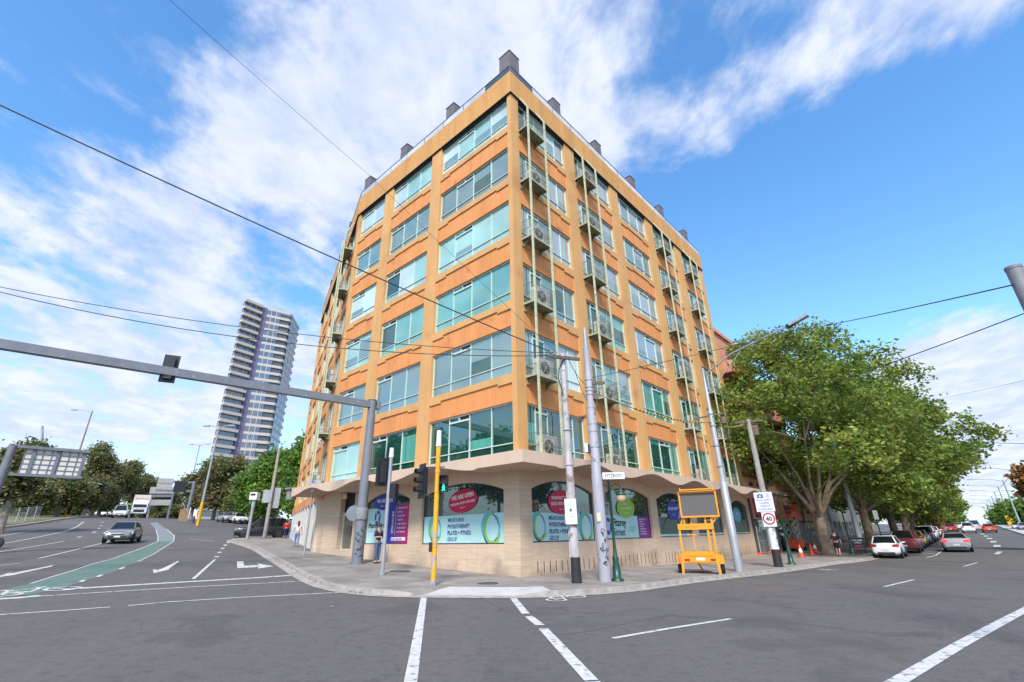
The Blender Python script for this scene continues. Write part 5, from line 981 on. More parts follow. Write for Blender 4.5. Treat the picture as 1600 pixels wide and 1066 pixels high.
# tower
TZ=90.0
def tz(px,py): v=rayv(px,py); s=TZ/v[2]; return np.array([v[0]*s,v[1]*s])
A_,B_,C_,D_=tz(381.6,470.4),tz(412.5,483),tz(453.3,492),tz(466,515)
zt0=0; tw=thing('apartment_tower','tall white banded apartment tower with purple strip and many balconies','tower',(float(C_[0]),float(C_[1]),4.0))
M_tw=mat('tower_white_band',(.52,.46,.395),.7,var=.05); M_tp=mat('tower_purple_panel',(.13,.11,.19),.5); M_tg=glass('tower_blue_glass',(.08,.095,.15),.35); M_tb=mat('tower_shadow_glass',(.09,.10,.12),.3)
back=(C_+A_)/2+np.array([-6,26.]); rel=lambda p:(float(p[0]-C_[0]),float(p[1]-C_[1]))
u1=(B_-A_)/np.linalg.norm(B_-A_); u2=(C_-B_)/np.linalg.norm(C_-B_); n1=np.array([u1[1],-u1[0]]); n2=np.array([u2[1],-u2[0]]); u3=(D_-C_)/np.linalg.norm(D_-C_); n3=np.array([u3[1],-u3[0]])
hull=[A_,B_+u1*-.1,C_,D_,D_+np.array([-10,16]),A_+np.array([2,22])]
m=MB(); m.prism([rel(p)+(0,) for p in hull],(0,0,TZ-4.5),0); part('core',m,[M_tb],tw)
Bq=B_; fh=(TZ-4)/28; m=MB(); mg=MB(); mp2=MB()
S1=A_; E1=A_+(B_-A_)*.86; S2=B_+(C_-B_)*.08; 
for k in range(29):
    z=k*fh
    for (a,b,n_,dp) in((A_,E1,n1,1.5),(S2,C_,n2,.5),(C_,D_,n3,.5)):
        q=[rel(a),rel(b),rel(b+n_*dp),rel(a+n_*dp)]; m.prism([p+(z-.25,) for p in q],(0,0,1.05 if k else .6))
        if dp>1: m.prism([p+(z+1.0,) for p in (rel(a),rel(a+u1*.4),rel(a+u1*.4+n_*dp),rel(a+n_*dp))],(0,0,fh-1.2)) if 0 else None
    for (a,b,n_,dp,m0) in((A_,E1,n1,.15,None),(S2,S2+(C_-S2)*.62,n2,.42,1),(C_+(D_-C_)*.1,C_+(D_-C_)*.9,n3,.42,1)):
        if k<28:
            q=[rel(a),rel(b),rel(b+n_*dp),rel(a+n_*dp)]; mg.prism([p+(z+.8,) for p in q],(0,0,fh-1.05))
            nn=3
            for j in range(nn): 
                c=a+(b-a)*(j+.1)/nn; d=c+(b-a)/np.linalg.norm(b-a)*.18; m.prism([p+(z+.8,) for p in(rel(c),rel(d),rel(d+n_*(dp+.12)),rel(c+n_*(dp+.05)))],(0,0,fh-1.05))
for a,b in((A_+(B_-A_)*.86,B_),(B_,B_+(C_-B_)*.1)): mp2.prism([rel(a)+(0,),rel(b)+(0,),rel(b+n1*.7)+(0,),rel(a+n1*.7)+(0,)],(0,0,TZ-3.5))
part('balcony_bands',m,[M_tw],tw); part('window_bands',mg,[M_tg],tw); part('purple_strip',mp2,[M_tp],tw)
# ---------------------------------------------------------------- far street furniture
def lamp(px,py,D,tx,ty,label,arms=((1.3,0),(-1.3,0)),col=None,yellow=0):
    x,y,_=at(px,py,D); z=gz(x,y)+.1; h=at(tx,ty,D)[2]-z; t=thing('street_lamp',label,'street lamp',(x,y,z)); m=MB(); m.tube([(0,0,yellow),(0,0,h)],[.16,.09],8)
    if yellow: m.tube([(0,0,0),(0,0,yellow)],.2,8,1)
    part('pole',m,[col or M_galv,M_yel],t)
    for ax,ay in arms: m=MB(); m.tube([(0,0,h-.3),(ax*.6,ay*.6,h+.1),(ax,ay,h+.1)],.05,6); d=Vector((ax,ay,0)).normalized(); m.bar((ax,ay,h+.1),(ax+d.x*.8,ay+d.y*.8,h+.1),.3,.16); part('lamp_arm',m,[M_galv],t)
lamp(309.5,817,74,333.2,665.8,'tall double headed street lamp with yellow base by the side street',yellow=2.8); lamp(288,800,115,299,694,'distant double headed street lamp against the pale sky left of the tower'); lamp(93,800,100,135,641,'tall rusty brown lamp pole rising above the road sign',arms=((-2.2,-.4),),col=mat('rusty_pole',(.24,.18,.16),.8)); lamp(150,790,150,160,716,'thin far lamp pole among the gum trees'); lamp(236,790,190,241,738,'farthest thin lamp pole by the overhead boards')
def gantry(pxb,D,board,arm_to,label,cells=(7,5),t_=None):
    """a cantilever road sign seen from behind: board = (x0,y0,x1,y1) pixels"""
    a=Vector(at(board[0],board[1],D)); b_=Vector(at(board[2],board[1]+3,D)); c=Vector(at(board[0],board[3],D)); x,y=at(pxb,800,D)[:2]; z=gz(x,y); t=thing('road_sign_gantry',label,'road sign',(x,y,z)); o=Vector((x,y,z)); u=(b_-a); u.z=0; L=u.length; u.normalize(); n_=Vector((u.y,-u.x,0)); h=a.z-c.z
    T=lambda X,Y,Z:tuple(a-o+u*X+n_*Y+Vector((0,0,Z-h)))
    m=MB(T); m.box(0,-.05,0,L,.05,h); bo=part('sign_board',m,[mat('sign_back_cream',(.66,.63,.58),.7,var=.05)],t); m=MB(T); 
    for k in range(cells[0]+1): m.box(L*k/cells[0]-.02,.05,0,L*k/cells[0]+.02,.09,h)
    for k in range(cells[1]+1): m.box(0,.05,h*k/cells[1]-.018,L,.085,h*k/cells[1]+.018)
    for k in(.14,.53,.97): m.box(L*k-.08,.09,-.1,L*k+.08,.14,h+.1)
    m.box(-.6,.10,h-.02,L+.1,.26,h+.14); m.box(-.6,.10,-.14,L+.1,.26,.02); part('sign_frame',m,[M_grp],bo); m=MB(); e=Vector(T(-.6,.2,h))
    m.tube([(0,0,0),(e.x,e.y,e.z+.1)] if 0 else [(e.x,e.y,0),(e.x,e.y,e.z+.1)],[.28,.2],8); m.tube([(e.x,e.y,0),(e.x,e.y,2.5)],[.3,.28],8); part('pole',m,[M_grp],t); return t
gantry(28,40,(42,701,138,741),None,'large road sign seen from behind on a thick grey pole at far left')
x,y,_=at(301,812,92); z=gz(x,y); t=thing('road_sign_gantry','far overhead gantry carrying a pale sign back and dark signal box','road sign',(x,y,z)); o=Vector((x,y,z)); a=Vector(at(243,766,92)); b_=Vector(at(268,765,92)); top=Vector(at(243,747,92)); u=(Vector(at(301,766,92))-a); u.z=0; L=u.length; u.normalize(); T=lambda X,Y,Z:tuple(a-o+u*X+Vector((u.y,-u.x,0))*Y+Vector((0,0,Z)))
Lb=(b_-a).length; m=MB(T); m.box(0,-.1,-.4,Lb,.1,top.z-a.z); m.box(0,-.15,top.z-a.z-.7,Lb,.15,top.z-a.z); part('sign_board',m,[mat('far_sign_back',(.38,.37,.35),.7)],t); m=MB(T); m.bar((0,0,.0),(L,0,.0),.25,.3); m.bar((0,0,1.3),(L,0,1.3),.25,.25); m.tube([(L,0,-a.z+z),(L,0,1.5)],.25,8); part('gantry_frame',m,[M_grp],t); m=MB(T); m.box(Lb+.2,-.3,-.1,Lb+1.8,.3,1.4); part('signal_box',m,[M_black],t)
x,y,_=at(272,806,125); z=gz(x,y); t=thing('road_sign_gantry','farthest low gantry with two long pale sign backs over the road','road sign',(x,y,z)); a=Vector(at(232,775,125))-Vector((x,y,z)); b_=Vector(at(270,775,125))-Vector((x,y,z)); m=MB(); m.bar(tuple(a),tuple(b_),.3,.5,1); m.bar(tuple(a+Vector((0,0,-1.3))),tuple(b_+Vector((0,0,-1.3))),.2,1.1); m.bar(tuple(a+Vector((0,0,1.1))),tuple(b_+Vector((0,0,1.1))),.2,1.3); m.tube([(b_.x,b_.y,-1),(b_.x,b_.y,b_.z+1)],.2,8,1); part('sign_board',m,[mat('far_sign_back',(.38,.37,.35),.7),M_grp],t)
# far left yellow signal mast, crane, fence
x,y,_=at(104,800,100); z=gz(x,y); t=thing('signal_mast','yellow signal mast with curved arm over the left road','traffic light',(x,y,z)); h=at(118,765,100)[2]-z; e=Vector(at(163,758,100))-Vector((x,y,z)); m=MB(); m.tube([(0,0,0),(0,0,h)],[.16,.12],8,0); part('mast',m,[M_yel],t); m=MB(); m.tube([(0,0,h-.5),(e.x*.25,e.y*.25,h+.6),(e.x*.6,e.y*.6,h+1.1),(e.x,e.y,e.z)],.08,6); part('curved_arm',m,[M_galv],t); signal_head(t,(e.x,e.y,e.z-.3),YT(-1,-.2)+1.2,3,s=1.1); signal_head(t,(.4,0,h-3),YT(0,-1),3,s=1.0)
x,y,z=at(66,700,420); zg=gz(x,y); t=thing('tower_crane','tiny distant construction crane in the pale sky at far left','crane',(x,y,zg)); m=MB(); m.tube([(0,0,0),(0,0,z-zg)],.9,4); part('mast',m,[M_galv],t); m=MB(); m.bar((0,0,z-zg),(-5,0,z-zg+14),.9,.9); m.bar((0,0,z-zg),(9,0,z-zg+1),.9,.9); part('jib',m,[M_galv],t)
meshfence(G3(VP[1][0]-1.2,VP[1][1],.15),G3(VP[3][0]-1.2,VP[3][1],.15),'grey railing fence along the grassy verge at far left',1.5,.35,False)
meshfence(G3(VP[1][0]-12,VP[1][1],.15),G3(VP[4][0]-9,VP[4][1],.15),'second grey railing fence behind the verge fence',1.6,.5,False)
def barfence(a,b,label,h,col):
    A,Bp=Vector(a),Vector(b); t=thing('board_fence',label,'fence',A,math.atan2((Bp-A).y,(Bp-A).x)); L=(Bp-A).length; dz=Bp.z-A.z; m=MB(lambda x,y,z:(x,y,z+dz*x/L)); k=0
    while k*.3<L: m.box(k*.3,-.02+.01*(k%2),0,k*.3+.285,.02,h+.03*math.sin(k*2.3)); k+=1
    part('boards',m,[col],t)
_f1=at(278,812,88);_f2=at(291,812,88)
barfence((_f1[0],_f1[1],gz(_f1[0],_f1[1])),(_f2[0],_f2[1],gz(_f2[0],_f2[1])),'orange brown timber fence under the dark gum tree',1.6,mat('orange_boards',(.34,.21,.11),.8,var=.2)); barfence(G3(10,42.5,0),G3(22,45,0),'cream timber fence behind the woman in red',2.4,mat('cream_boards',(.45,.36,.22),.8,var=.12))
# median things at right
for k,(v_,h_) in enumerate([(95,9.5),(128,9.5),(158,9.5),(190,9.5),(225,9.5),(265,9.5),(310,9.5)]):
    b=W(v_,-19.7,gzl(v_,-19.7)+.17); t=thing('tram_pole',['nearest median pole with lamp arm at the right edge','second median pole with overhead wires and lamp arm','third median pole receding along the tram line','fourth median pole receding along the tram line','fifth median pole receding along the tram line','sixth median pole near the vanishing road','seventh and farthest median pole on the tram line'][k],'pole',b,RZ,group='poles along the median'); m=MB(); m.tube([(0,0,0),(0,0,h_)],[.20,.13],8); m.box(-.05,-.9,h_-2.2,.05,.9,h_-2.05); part('pole',m,[M_galv],t); m=MB(); m.tube([(0,0,h_-.3),(0,2.0,h_+.3),(0,4.6,h_+.45)],.07,6); m.bar((0,4.5,h_+.45),(0,5.4,h_+.45),.3,.15); part('lamp_arm',m,[M_galv],t); m=MB(); m.bar((0,-3,h_-2.6),(0,3.6,h_-2.3),.06,.06); part('span_arm',m,[M_galv],t)
for k,tt in enumerate((-17.2,-23)):
    m=MB(); pts=[W(v_,tt,gzl(v_,-20)+6.6) for v_ in range(40,320,20)]; o=Vector(pts[0]); m.tube([tuple(Vector(p)-o) for p in pts],.02,4); solo('tram_wire',m,[M_wire],['tram contact wire on the near side of the median poles','tram contact wire on the far side of the median poles'][k],'wire',o)
for k,v_ in enumerate((148,230)):
    b=W(v_,-19.2,gzl(v_,-19.2)+.17); t=thing('warning_board',['bright yellow upright warning board on the median','smaller yellow warning board farther along the median'][k],'road sign',b,RZ); m=MB(); m.box(-.08,-.6,.4,.08,.6,2.6); part('board',m,[M_yel],t); m=MB(); m.box(-.05,-.08,0,.05,.08,.4); part('leg',m,[M_galv],t)
b=W(150,-9.5,gzl(150,-9.5)); t=thing('signal_post','far black traffic light above the queue of cars at right','traffic light',b); m=MB(); m.tube([(0,0,0),(0,0,6.5)],.1,8); part('post',m,[M_galv],t); signal_head(t,(0,0,6.2),YT(-1,-1),3,s=1.9)
# parking sign post, white sign among the trees
b=base(1383,858); t=thing('sign_post','thin pole with white parking sign behind the white hatchback','street sign',b); m=MB(); m.tube([(0,0,0),(0,0,3.4)],.05,8); part('post',m,[M_dgreen],t); m=MB(); m.box(-.22,-.06,2.5,.22,-.04,3.3); part('sign_plate',m,[M_wht],t)
# ---------------------------------------------------------------- vehicles
M_tyre=mat('tyre',(.022,.022,.024),.8); M_rim=mat('alloy_rim',(.42,.42,.43),.35,metal=.6); M_cg=glass('car_glass',(.012,.016,.018),.02,wob=0); M_trim=mat('black_trim',(.02,.02,.021),.6)
M_hl=mat('headlight_lens',(.62,.64,.66),.12,var=.05); M_tl=mat('tail_light_lens',(.42,.01,.012),.25,var=.05); M_tll=mat('brake_light_lit',(.6,.02,.02),.3,emit=(1,.05,.03,1.0)); M_np=mat('plate_white',(.65,.66,.62),.5)
KIND=dict(
 sedan=dict(st=[(-.5,.40,.66,.80),(-.488,.28,.98,.92),(-.40,.23,1.05,.98),(-.3,.21,1.02,1),(0,.19,.97,1),(.2,.19,.96,1),(.34,.21,.88,.98),(.45,.24,.76,.92),(.492,.28,.66,.86),(.5,.36,.55,.78)],gh=(-.405,.235,-.24,.06)),
 hatch=dict(st=[(-.5,.36,.62,.84),(-.485,.28,.98,.94),(-.42,.24,1.02,.98),(-.3,.21,1.0,1),(0,.19,.97,1),(.22,.19,.97,1),(.36,.21,.90,.98),(.46,.24,.78,.92),(.5,.36,.6,.80)],gh=(-.47,.26,-.37,.06)),
 suv=dict(st=[(-.5,.42,.75,.84),(-.485,.32,1.12,.95),(-.42,.27,1.16,.99),(-.3,.25,1.12,1),(0,.24,1.08,1),(.22,.24,1.08,1),(.36,.26,1.02,.98),(.46,.3,.90,.94),(.5,.4,.7,.84)],gh=(-.475,.25,-.40,.08)),
 van=dict(st=[(-.5,.42,.8,.92),(-.49,.32,1.15,.98),(-.4,.27,1.16,1),(0,.26,1.14,1),(.25,.26,1.12,1),(.38,.28,1.04,.97),(.46,.3,.92,.93),(.5,.4,.75,.85)],gh=(-.49,.34,-.47,.17)))
def car(label,kind,paint,l,yaw,L=4.5,Wd=1.8,H=1.45,group=None,brake=False,name=None,plate=None):
    K_=KIND[kind]; hw=Wd/2; t=thing(name or {'sedan':'sedan_car','hatch':'hatchback_car','suv':'suv_car','van':'delivery_van'}[kind],label,{'suv':'car','van':'van'}.get(kind,'car'),l,yaw,group)
    m=MB(); rings=[]
    for fx,zb,zt,wf in K_['st']:
        w_=hw*wf; x=fx*L; h=[(0,zb),(.80*w_,zb),(.97*w_,zb+.10),(1.0*w_,zb+(zt-zb)*.45),(.985*w_,zb+(zt-zb)*.72),(.95*w_,zt-.06),(.84*w_,zt),(.4*w_,zt+.025),(0,zt+.03)]; rings.append([(x,y,z) for y,z in h]+[(x,-y,z) for y,z in h[-2:0:-1]])
    n=len(rings[0]); m.add([p for r in rings for p in r],[(i*n+k,i*n+(k+1)%n,(i+1)*n+(k+1)%n,(i+1)*n+k) for i in range(len(rings)-1) for k in range(n)],0,True); m.add(rings[0],[tuple(range(n))]); m.add(rings[-1],[tuple(range(n))])
    def zt(fx):
        S_=K_['st']
        for a,b in zip(S_,S_[1:]):
            if a[0]<=fx<=b[0]: f=(fx-a[0])/(b[0]-a[0]); return a[2]+(b[2]-a[2])*f
        return .9
    rb,fb,rt_,ft=[q*L for q in K_['gh']]; zr,zf=zt(K_['gh'][0])-.01,zt(K_['gh'][1])-.01; zm=(zr+zf)/2; bw,tw_=.84*hw,.66*hw; Hr=H-.04
    RL_=[(rb,bw,zr),(rt_,tw_,Hr),(ft,tw_,Hr),(fb,bw,zf)]; mir=lambda p:(p[0],-p[1],p[2])
    m.add([(rt_-.05,tw_+.03,Hr),(rt_-.05,-tw_-.03,Hr),(ft+.04,-tw_-.03,Hr),(ft+.04,tw_+.03,Hr),(rt_+.1,tw_*.85,H),(rt_+.1,-tw_*.85,H),(ft-.12,-tw_*.85,H),(ft-.12,tw_*.85,H)],[(3,2,1,0),(4,5,6,7),(0,1,5,4),(1,2,6,5),(2,3,7,6),(3,0,4,7)],0,False)
    for s in(1,-1):
        f=lambda p:(p[0],p[1]*s,p[2]); m.tube([f(RL_[0]),f(RL_[1])],.05,6); m.tube([f(RL_[3]),f(RL_[2])],.035,6); m.tube([f(RL_[1]),f(RL_[2])],.035,6)
        xm=(rb+fb)/2+.05*L; xt=(rt_+ft)/2+.02*L; m.tube([(xm,bw*s,zm),(xt,tw_*s,Hr)],.035,6,1)
        m.bar((-.36*L,hw*.985*s,.34),(.36*L,hw*.985*s,.34),.03,.1,1)
        for fx in(-.31,.31): m.lathe([(.40,0),(.40,.02),(0,.02)],c=(fx*L*1.0,s*hw*.985-.01,.33),n=18,mi=1,ax='y')
        m.bar((fb-.12*L*.0-.25,bw*s,zf+.05),(fb-.25,(hw+.14)*s,zf+.10),.12,.10,0)
    m.box(-.5*L-.005,-.6*hw,.26,-.49*L,.6*hw,.42,1) ; m.box(.485*L,-.62*hw,.26,.5*L+.008,.62*hw,.46,1); m.box(.49*L,-.42*hw,.52,.5*L+.006,.42*hw,.60,1); 
    body=part('body',m,[paint,M_trim],t)
    e=.012
    g=MB(); g.quad((fb,bw,zf),(fb,-bw,zf),(ft,-tw_,Hr),(ft,tw_,Hr)); part('windscreen',g,[M_cg],t); g=MB(); g.quad((rb,bw,zr),(rb,-bw,zr),(rt_,-tw_,Hr),(rt_,tw_,Hr)); part('rear_window',g,[M_cg],t)
    for s in(1,-1): g=MB(); g.poly([(p[0],p[1]*s,p[2]) for p in RL_]); part('side_window',g,[M_cg if not(kind=='van') else M_cg],t)
    for fx in(-.31,.31):
        for s in(1,-1):
            w_=MB(); w_.lathe([(.20,-.1),(.30,-.105),(.325,-.07),(.325,.07),(.30,.105),(.20,.1)],c=(fx*L,s*(hw-.08),.325),n=18,ax='y'); wp=part('wheel',w_,[M_tyre],t); r=MB(); 
            r.lathe([(.205,.09*s),(.19,.10*s),(.05,.07*s),(0,.08*s)],c=(fx*L,s*(hw-.08),.325),n=14,ax='y'); part('rim',r,[M_rim],wp)
    zh=.68 if kind in('sedan','hatch') else .84
    for s in(1,-1):
        q=MB(); q.prism([(.452*L,s*.62*hw,zh-.06),(.452*L,s*.93*hw,zh-.08),(.40*L,s*.985*hw,zh+.02),(.415*L,s*.80*hw,zh+.115),(.478*L,s*.52*hw,zh+.02)],(.02*L,0,.0)); part('headlight',q,[M_hl],t)
        q=MB(); q.prism([(-.492*L,s*.55*hw,zh+.10),(-.485*L,s*.95*hw,zh+.08),(-.42*L,s*.985*hw,zh+.2),(-.42*L,s*.96*hw,zh+.30),(-.485*L,s*.90*hw,zh+.28),(-.492*L,s*.55*hw,zh+.24)],(-.012*L,0,0)); part('tail_light',q,[M_tll if brake else M_tl],t)
    q=MB(); q.box(.5*L+.005,-.19,.36,.5*L+.02,.19,.47); part('number_plate',q,[M_np],t); q=MB(); q.box(-.5*L-.02,-.19,.50,-.5*L-.004,.19,.62); part('number_plate',q,[M_np],t)
    return t
def paint(n,c,metal=0.0): return mat('car_paint_'+n,c,.35,metal=metal,var=.02,coat=.5)
YL=math.atan2(LV[1],LV[0]); YR=math.atan2(RV[1],RV[0])
b=gp(190,848); car('dark grey sedan driving towards the camera in the left road','sedan',paint('grey',(.20,.20,.205),.3),b,math.atan2(-b[1],-b[0])-.16,4.6,1.82,1.5)
x,y,_=at(185,814,104); car('white people van driving towards the camera behind the grey sedan','van',paint('white',(.72,.72,.72)),(x,y,gz(x,y)),math.atan2(-y,-x)-.05,5.0,1.95,1.95)
x,y,_=at(160,806,138); car('small white sedan farthest left on the road beyond the van','sedan',paint('white',(.72,.72,.72)),(x,y,gz(x,y)),math.atan2(-y,-x)+.3,4.6,1.82,1.45)
x,y,_=at(215,810,118); yw=math.atan2(-y,-x)-.04; t=thing('box_truck','white box truck driving towards the camera beside the van','truck',(x,y,gz(x,y)),yw)
m=MB(); m.box(1.6,-1.15,.6,3.3,1.15,2.3); m.prism([(3.3,-1.15,.6),(3.3,1.15,.6),(3.5,1.1,.65),(3.5,-1.1,.65)],(0,0,1.0)); m.prism([(1.7,-1.1,2.3),(1.7,1.1,2.3),(3.2,1.1,2.3),(3.2,-1.1,2.3)],(-.2,0,.35)); part('cab',m,[paint('white',(.72,.72,.72))],t); m=MB(); m.box(-4.5,-1.25,.95,1.5,1.25,4.0); part('cargo_box',m,[mat('cream_box',(.62,.58,.52),.6)],t)
m=MB(); m.quad((3.51,-1.0,1.45),(3.51,1.0,1.45),(3.33,.95,2.2),(3.33,-.95,2.2)); part('windscreen',m,[M_cg],t); m=MB(); m.box(3.5,-.8,.85,3.53,.8,1.3); part('grille',m,[M_trim],t)
for X in(2.6,-3.0):
    for s in(-1,1): m=MB(); m.lathe([(.3,-.14),(.45,-.14),(.47,0),(.45,.14),(.3,.14),(0,.1)],c=(X,s*1.0,.46),n=14,ax='y'); part('wheel',m,[M_tyre],t)
for s in(-1,1): m=MB(); m.box(3.5,s*.95-.15,.75,3.54,s*.95+.15,.95); part('headlight',m,[M_hl],t)
m=MB(); addtext(m,'REMOVALS',lambda X,Y:(1.56,X,3.2+Y),.42,'CENTER'); part('lettering',m,[flat((.5,.12,.08))],t)
b=gp(407,841.5); car('black four wheel drive edging out of the side street by the posts','suv',paint('black',(.012,.013,.016)),b,math.atan2(-.45,-1)+.12,4.8,1.95,1.85)
for i,(px,D,k,c,cn_,lb,yy) in enumerate([(352,88,'sedan',(.30,.30,.32),'silver','silver sedan parked first from the left in the side lot',0),(371,86,'sedan',(.66,.67,.68),'white','pale sedan parked second from the left in the side lot',0),(389,92,'hatch',(.04,.06,.14),'navy','dark blue hatchback parked behind the pale sedan',.2),(405,94,'suv',(.35,.38,.42),'bluegrey','blue grey wagon parked behind the black four wheel drive',.1),(424,96,'hatch',(.66,.67,.68),'white','white hatchback parked deepest by the leafy tree',.1)]):
    x,y,_=at(px,822,D); car(lb,k,paint(cn_,c),(x,y,gz(x,y)),math.atan2(-y,-x)+.25+yy,4.5,1.8,1.48 if k!='suv' else 1.65,group='cars parked in the side lot')
def scooter(px,D,label,yaw,name='motorcycle',cat='motorcycle',ground=None):
    x,y,z=ground or (lambda p:(p[0],p[1],gz(p[0],p[1])+.1))(at(px,815,D)); t=thing(name,label,cat,(x,y,z),yaw); m=MB(); m.tube([(-.5,0,.55),(-.2,0,.75),(.25,0,.85),(.45,0,.95)],[.12,.17,.16,.06],8); m.box(-.25,-.14,.35,.3,.14,.65); part('body',m,[paint('bikeblue',(.08,.10,.22))],t)
    for X in(-.62,.66): m=MB(); m.lathe([(.22,-.05),(.31,-.05),(.32,0),(.31,.05),(.22,.05)],c=(X,0,.32),n=16,ax='y'); part('wheel',m,[M_tyre],t)
    m=MB(); m.bar((.66,0,.32),(.45,0,1.0),.05,.05); m.bar((.42,-.33,1.05),(.42,.33,1.05),.04,.04); part('fork',m,[M_galv],t); m=MB(); m.box(-.6,-.12,.78,.05,.12,.86); part('seat',m,[M_black],t); return t; return t
scooter(302,82,'parked grey motorcycle at the foot of the yellow based lamp',2.2).scale=(.85,.85,.85)
b=gp(-27,858); scooter(0,0,'motorcycle with rider cut off by the left edge of the picture',math.atan2(.2,1),ground=b); person('rider in dark clothes sitting on the motorcycle at the left edge',(b[0],b[1],b[2]-.1),.2,dict(lk=(-.2,.35,.72),rk=(.2,.35,.72),la=(-.2,.15,.3),ra=(.2,.15,.3),lw=(-.25,.45,1.1),rw=(.25,.45,1.1),hd=(0,.1,1.62)),(.05,.06,.18),(.02,.02,.03),(.03,.03,.03),top_sleeve=1,helmet=(.05,.06,.3))
# right road
b=gp(1393,871); car('white hatchback parked nearest at the kerb under the plane trees','hatch',paint('white',(.72,.72,.72)),b,YR,4.0,1.72,1.5)
PK=[(40.5,'suv','maroon',(.16,.02,.03),'dark red wagon parked in front of the white hatchback'),(46.0,'hatch','red',(.42,.02,.02),'bright red hatchback third in the parked row'),(51.5,'hatch','yellow',(.55,.48,.10),'yellow hatchback fourth in the parked row'),(57,'sedan','silver',(.40,.41,.42),'silver sedan fifth in the parked row'),(63,'suv','graphite',(.07,.075,.08),'charcoal wagon sixth in the parked row'),(69,'suv','white',(.72,.72,.72),'white wagon seventh in the parked row'),(75.5,'sedan','silver',(.40,.41,.42),'silver sedan eighth in the parked row'),(82,'hatch','white',(.72,.72,.72),'small white hatchback ninth in the parked row'),(88.5,'hatch','red',(.42,.02,.02),'red hatchback tenth in the parked row'),(95,'suv','graphite',(.07,.075,.08),'charcoal wagon near the end of the parked row'),(102,'sedan','white',(.72,.72,.72),'white sedan at the far end of the parked row')]
for v_,k,cn_,c,lb in PK: tt=-8.15-(.25 if k=='suv' else .1); car(lb,k,paint(cn_,c),W(v_,tt,gzl(v_,tt)),YR+random.uniform(-.02,.02),4.5,1.8,1.72 if k=='suv' else 1.46,group='cars parked along the kerb')
D=61; x,y,_=at(1497,855,D); x,y,z=gp(1497,857.5); x,y=x*.93,y*.93; car('silver sedan with red tail lights driving away in the right road','sedan',paint('silver',(.40,.41,.42)),(x,y,gz(x,y)),YR+.03,4.7,1.85,1.45,brake=True,group='cars driving away')
for px,D,k,cn_,c,lb in[(1545,125,'hatch','orange',(.55,.06,.015),'orange red hatchback alone in the right lane'),(1513,122,'suv','white',(.72,.72,.72),'white wagon driving away left of the orange car'),(1525,140,'van','pinkgrey',(.50,.46,.50),'pale van behind the white wagon'),(1486,130,'hatch','red',(.42,.02,.02),'small red car in the distant queue'),(1499,150,'sedan','white',(.72,.72,.72),'white car deep in the distant queue')]:
    x,y,_=at(px,826,D); car(lb,k,paint(cn_,c),(x,y,gz(x,y)),YR,4.5,1.85,{'suv':1.75,'van':2.0}.get(k,1.46),group='cars driving away')
for px,D,lb,c in[(1590,150,'white car facing this way beyond the median','white'),(1600,140,'silver car beyond the median at the right edge','silver')]:
    x,y,_=at(px,822,D); car(lb,'sedan',paint(c,(.6,.6,.6)),(x,y,gz(x,y)),YR+math.pi,4.5,1.8,1.46,group='cars beyond the median')
# ---------------------------------------------------------------- trees
def leafmat(n,c,tr=.25):
    def f(nt,nn,lk,b):
        g=nn.new('ShaderNodeNewGeometry'); t=nn.new('ShaderNodeTexNoise'); t.inputs['Scale'].default_value=.45; lk.new(g.outputs['Position'],t.inputs['Vector']); h=nn.new('ShaderNodeHueSaturation'); h.inputs['Color'].default_value=c+(1,)
        m1=nn.new('ShaderNodeMapRange'); lk.new(t.outputs[0],m1.inputs[0]); m1.inputs[1].default_value=.3; m1.inputs[2].default_value=.7; m1.inputs[3].default_value=.70; m1.inputs[4].default_value=1.35
        r=nn.new('ShaderNodeMapRange'); lk.new(g.outputs['Random Per Island'],r.inputs[0]); r.inputs[3].default_value=.6; r.inputs[4].default_value=1.4
        mu=nn.new('ShaderNodeMath'); mu.operation='MULTIPLY'; lk.new(m1.outputs[0],mu.inputs[0]); lk.new(r.outputs[0],mu.inputs[1]); lk.new(mu.outputs[0],h.inputs['Value']); h2=nn.new('ShaderNodeMapRange'); lk.new(g.outputs['Random Per Island'],h2.inputs[0]); h2.inputs[3].default_value=.475; h2.inputs[4].default_value=.515; lk.new(h2.outputs[0],h.inputs['Hue'])
        lk.new(h.outputs[0],b.inputs['Base Color']); b.inputs['Roughness'].default_value=.55; b.inputs['Specular IOR Level'].default_value=.35
        tl=nn.new('ShaderNodeBsdfTranslucent'); lk.new(h.outputs[0],tl.inputs[0]); ms=nn.new('ShaderNodeMixShader'); ms.inputs[0].default_value=tr; lk.new(b.outputs[0],ms.inputs[1]); lk.new(tl.outputs[0],ms.inputs[2]); lk.new(ms.outputs[0],nt.nodes['Material Output'].inputs[0])
    return matx('leaf_'+n,f)
LF_plane=[leafmat('plane_a',(.205,.285,.05),.45),leafmat('plane_b',(.145,.215,.038),.45),leafmat('plane_c',(.30,.345,.065),.45),leafmat('plane_rust',(.30,.15,.03),.35)]
LF_green=[leafmat('fresh_a',(.17,.29,.045),.45),leafmat('fresh_b',(.10,.19,.032),.4)]; LF_gum=[leafmat('gum_a',(.19,.20,.075),.4),leafmat('gum_b',(.11,.145,.055),.4),leafmat('gum_c',(.27,.19,.08),.4)]
M_bark=mat('plane_bark',(.27,.20,.14),.9,var=.3,sc=2.5,var2=(3,.5,.6,(.16,.12,.085)),bump=.5,bsc=12); M_gbark=mat('gum_bark',(.30,.26,.22),.9,var=.25,sc=3)
